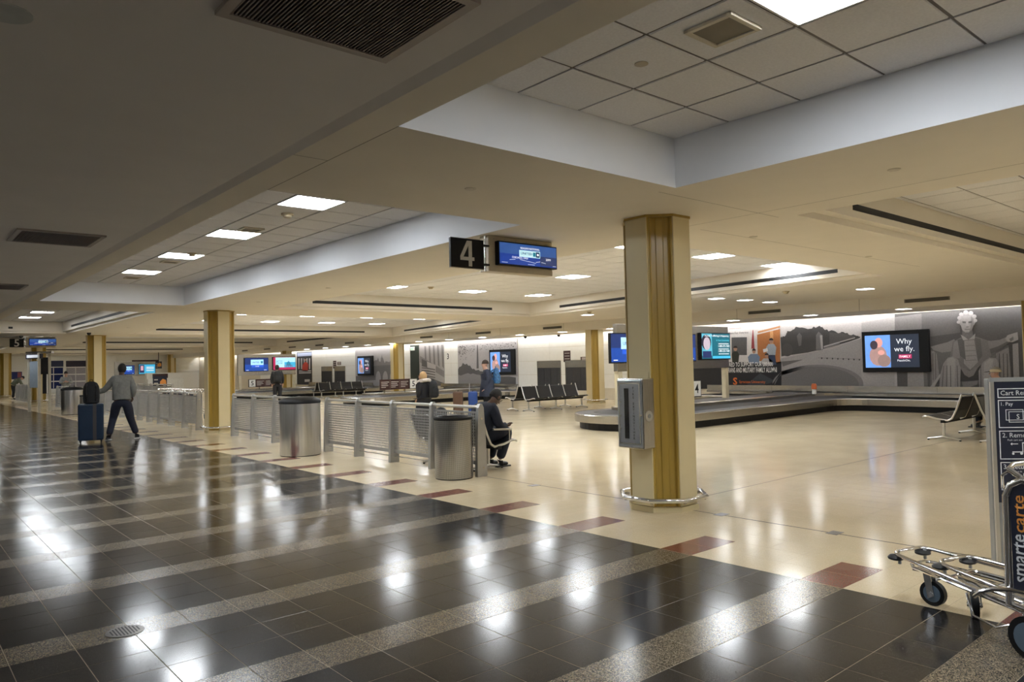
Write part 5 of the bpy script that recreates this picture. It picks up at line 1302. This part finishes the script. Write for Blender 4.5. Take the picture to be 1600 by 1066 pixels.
# girl with the pale hood
C3 = dict(skin=M_skinl, hair=mat('blond hair', (.42, .27, .13), .8), top=cloth('black parka', (.010, .010, .013)), topname='parka', low=cloth('black trousers', (.012, .012, .014)), shoe=mat('black shoe', (.012, .012, .012), .5), fat=1.15)
J = standing(1.36); gp = (10.62, 15.95, 0); rzg = R(20)
f = figure('person', 'fair haired girl in black parka with a pale furry hood', gp, rzg, J, C3, hairstyle='full'); long_coat(f, J, C3['top'], .3, .19, .28)
MB().tube([(-.15, .06, 1.13), (-.14, -.08, 1.17), (0, -.13, 1.18), (.14, -.08, 1.17), (.15, .06, 1.13), (0, .13, 1.09)], .05, 8, True).build('fur_hood', cloth('pale fur', (.5, .45, .4)), f, True)
d_ = Vector((math.cos(rzg), math.sin(rzg), 0)); fw = Vector((-math.sin(rzg), math.cos(rzg), 0))
backpack('black backpack worn by the girl', rel(gp, .06, -.27, .72), rzg, cloth('black nylon', (.012, .012, .013)), .95)
# traveller before the far monitors
C4 = dict(skin=M_skinl, hair=mat('black hair', (.012, .01, .009), .7), top=cloth('black jacket', (.011, .011, .012)), topname='jacket', low=cloth('black trousers', (.012, .012, .014)), shoe=mat('black shoe', (.012, .012, .012), .5), fat=1.1)
J = standing(1.72); tp = (12.95, 30.7, 0)
figure('person', 'person in black jacket standing before the far monitor board', tp, R(-25), J, C4, hairstyle='full')
d_ = Vector((math.cos(R(-25)), math.sin(R(-25)), 0)); fw = Vector((-math.sin(R(-25)), math.cos(R(-25)), 0))
backpack('black backpack worn by the person before the far monitors', rel(tp, .04, -.26, 1.0), R(-25), cloth('black nylon', (.012, .012, .013)), 1.05)
C5 = dict(skin=M_skinl, hair=C4['hair'], top=cloth('light grey jacket', (.26, .26, .25)), topname='jacket', low=cloth('black trousers', (.012, .012, .014)), shoe=C4['shoe'])
figure('person', 'person in light grey jacket with folded arms beyond the far bins', (6.72, 40.6, 0), R(170), standing(1.66, 0, 'front'), C5)
C6 = dict(skin=M_skinl, hair=C4['hair'], top=cloth('olive jacket', (.11, .12, .085)), topname='jacket', low=cloth('black trousers', (.012, .012, .014)), shoe=C4['shoe'], fat=1.15)
JB = standing(1.7); JB.update({a: Vector(b) for a, b in dict(chest=(0, .24, 1.22), neck=(0, .37, 1.31), head=(0, .50, 1.34), face=(0, .7, -.7), headup=(0, .7, .7), shoL=(-.17, .3, 1.28), elbL=(-.2, .46, .95), wriL=(-.16, .6, .75), shoR=(.17, .3, 1.28), elbR=(.2, .46, .95), wriR=(.16, .6, .75)).items()})
figure('person', 'person in olive jacket bending forward at the far left barrier', (6.42, 56.4, 0), R(-100), JB, C6)
figure('person', 'dark clothed person before the farthest monitors, right of the walking man', (12.4, 55.0, 0), R(150), standing(1.68, 0, 'front'), dict(C4, top=cloth('black and white top', (.04, .04, .045))), hairstyle='full')
# man with the cap on the right bench
C7 = dict(skin=M_skinl, hair=mat('grey hair', (.25, .24, .22), .8), top=cloth('red shirt', (.3, .06, .05)), topname='shirt', low=cloth('dark jeans', (.010, .013, .024)), shoe=C4['shoe'])
JC = {a: Vector(b) for a, b in JS.items()}; JC.update({a: Vector(b) for a, b in dict(chest=(0, -.06, .85), neck=(0, -.07, 1.02), head=(0, -.02, 1.13), face=(0, 1, -.05), headup=(0, .05, 1), shoL=(-.17, -.05, .95), elbL=(-.22, .03, .68), wriL=(-.12, .28, .6), shoR=(.17, -.05, .95), elbR=(.22, .03, .68), wriR=(.12, .28, .6)).items()})
f = figure('person', 'person in a beige cap seated behind the rental kiosk', (17.23, 5.08, 0), 0, JC, C7)
cp_ = mat('beige cap', (.55, .46, .3), .8)
blob('cap', (0, -.03, 1.145), .093, .112, .105, cp_, f, 18, 8, .1); MB().add([(-.075, .05, 1.165), (.075, .05, 1.165), (.06, .15, 1.15), (0, .175, 1.148), (-.06, .15, 1.15), (-.075, .05, 1.175), (.075, .05, 1.175), (.06, .15, 1.158), (0, .175, 1.156), (-.06, .15, 1.158)], [(4,3,2,1,0), (5,6,7,8,9), (0,1,6,5), (1,2,7,6), (2,3,8,7), (3,4,9,8), (4,0,5,9)]).build('cap_brim', C7['hair'] if False else mat('dark brim', (.03, .025, .02), .8), f)

# ------------------------------------------------------------------ far end of the hall and corridor
def ew(px, py): return ony(px, py, YEND)
def far_box(name, a, c, parent, m, t0=.02, t1=0.001, label=None):
    A, C = ew(*a), ew(*c); return MB().box(A.x, C.x, YEND-t0, YEND-t1, C.z, A.z).build(name, m, parent)
bl = lit('far glass', (.012, .02, .06), .5); mg = mat('far window glass', (.05, .06, .12), .1)
for k, (x0, x1, gl_) in enumerate(((76.5, 99, mat('blue glass', (.015, .025, .11), .1)), (103, 134, mat('pale glass', (.33, .31, .34), .15)))):
    t = bpy.data.objects.new('window_%d' % (k+1), None); COL.objects.link(t); tag(t, kind='structure')
    far_box('header', (x0, 564), (x1, 573), t, mat('dark header', (.02, .014, .03), .5) if k else mat('blue header', (.012, .02, .07), .5), .03)
    far_box('glass', (x0, 574), (x1, 607), t, gl_, .02)
    for x in ([x0, x0+7, x1] if k == 0 else [x0, x0+15, x1]): far_box('mullion', (x-.6, 573), (x+.6, 607), t, M_frame, .06, .02)
    for y in (574, 585, 596): far_box('transom', (x0, y-.4), (x1, y+.4), t, M_frame, .06, .02)
dr_ = bpy.data.objects.new('door_2', None); COL.objects.link(dr_); tag(dr_, kind='structure')
for k in range(5): far_box('shutter_panel', (268.5, 562.5+k*6.2), (315, 568.3+k*6.2), dr_, M_panelw, .04)
sg = tag(far_box('dark_banner', (206, 563), (247, 567.5), None, M_brown, .05), 'long dark brown banner on the far wall above the monitors', 'sign')
def stand_sign(lab, px0, px1, py0, py1, y, pic):
    a, c = ony(px0, py0, y), ony(px1, py1, y); t = thing('sign_panel', lab, 'sign', (a.x, y, 0)); L = c.x-a.x
    MB().box(0, L, 0, .06, c.z, a.z).build('board', M_dnavy, t)
    h = a.z-c.z; MB().add([(L*u, -.003, c.z+h*v) for u, v in pic], [tuple(range(len(pic)))]).build('orange_print', flat('cart orange', (.75, .3, .06)), t)
    if py1 > 590: MB().box(L*.1, L*.9, .0, .05, 0, c.z).build('stand', M_black, t)
    if py1 < 590: MB().box(L*.45, L*.55, .01, .04, a.z, ZS).build('hanger', M_black, t)
    b = MB()
    for k in range(3): b.box(L*.08, L*.35, -.003, -.001, c.z+h*(.2+.25*k), c.z+h*(.27+.25*k))
    b.build('print_lines', flat('pale line', (.6, .55, .5)), t)
stand_sign('small dark sign with an orange picture, above the far carts', 243, 253, 565, 576, 62, [(.3, .3), (.6, .25), (.9, .35), (.9, .7), (.6, .85), (.3, .6)])
stand_sign('dark standing notice with an orange picture beside the far carts', 239, 261, 588, 609, 58, [(.5, .35), (.75, .3), (.95, .4), (.92, .7), (.7, .8), (.5, .6)])
# white service counter at the far end
t = thing('service_counter', 'white counter with a dark window under the farthest monitors', 'counter', (15.4, 60.5, 0))
MB().box(0, 2.6, 0, .8, 0, 1.0).build('base', M_signw, t, bevel=.02); MB().box(0, 2.6, .3, .8, 1.0, 1.45).build('back', M_panelw, t); MB().box(.4, 1.5, .28, .3, 1.05, 1.38).build('window', M_brown, t)
# information stand in the corridor (portal of posts with hanging display panels)
t = thing('information_stand', 'tall information stand of pale posts with display panels, under the far 5 sign', 'information stand', (4.85, 36.2, 0))
pm = mat('pale post', (.6, .56, .46), .5)
for x, y in ((-.13, .3), (.12, -.4), (.5, -.3)): MB().box(x-.05, x+.05, y-.05, y+.05, 0, 2.45).build('post', pm, t)
MB().obox((0, -.05, 1.55), (.105, -.30, 0), (.02, .008, 0), (0, 0, .55)).build('display_panel', mat('grey display', (.25, .29, .33), .25), t)
MB().obox((.31, -.37, 1.9), (.12, .03, 0), (-.01, .03, 0), (0, 0, .35)).build('display_panel', M_black, t)
MB().obox((.31, -.39, 1.2), (.06, .015, 0), (-.01, .03, 0), (0, 0, .45)).build('display_panel', M_black, t)
MB().obox((0, -.05, 2.3), (.2, -.42, 0), (.05, .02, 0), (0, 0, .1)).build('top_sign', M_dnavy, t)
MB().obox((-.02, -.1, 2.3), (.16, -.35, 0), (.055, .022, 0), (0, 0, .06)).build('top_print', flat('kiosk white', (.75, .77, .8)), t)
MB().obox((.18, -.1, 2.46), (.4, -.4, 0), (.05, .05, 0), (0, 0, .04)).build('cap', M_steel, t)
pst = thing('wall_poster', 'small blue poster on the far wall behind the bending person', 'poster', ew(25, 588)); MB().box(-.4, .4, -.02, 0, -.25, .35).build('sheet', flat('poster blue', (.02, .03, .15)), pst); MB().box(.1, .35, -.023, -.02, -.1, .3).build('picture', flat('poster red', (.3, .08, .09)), pst)
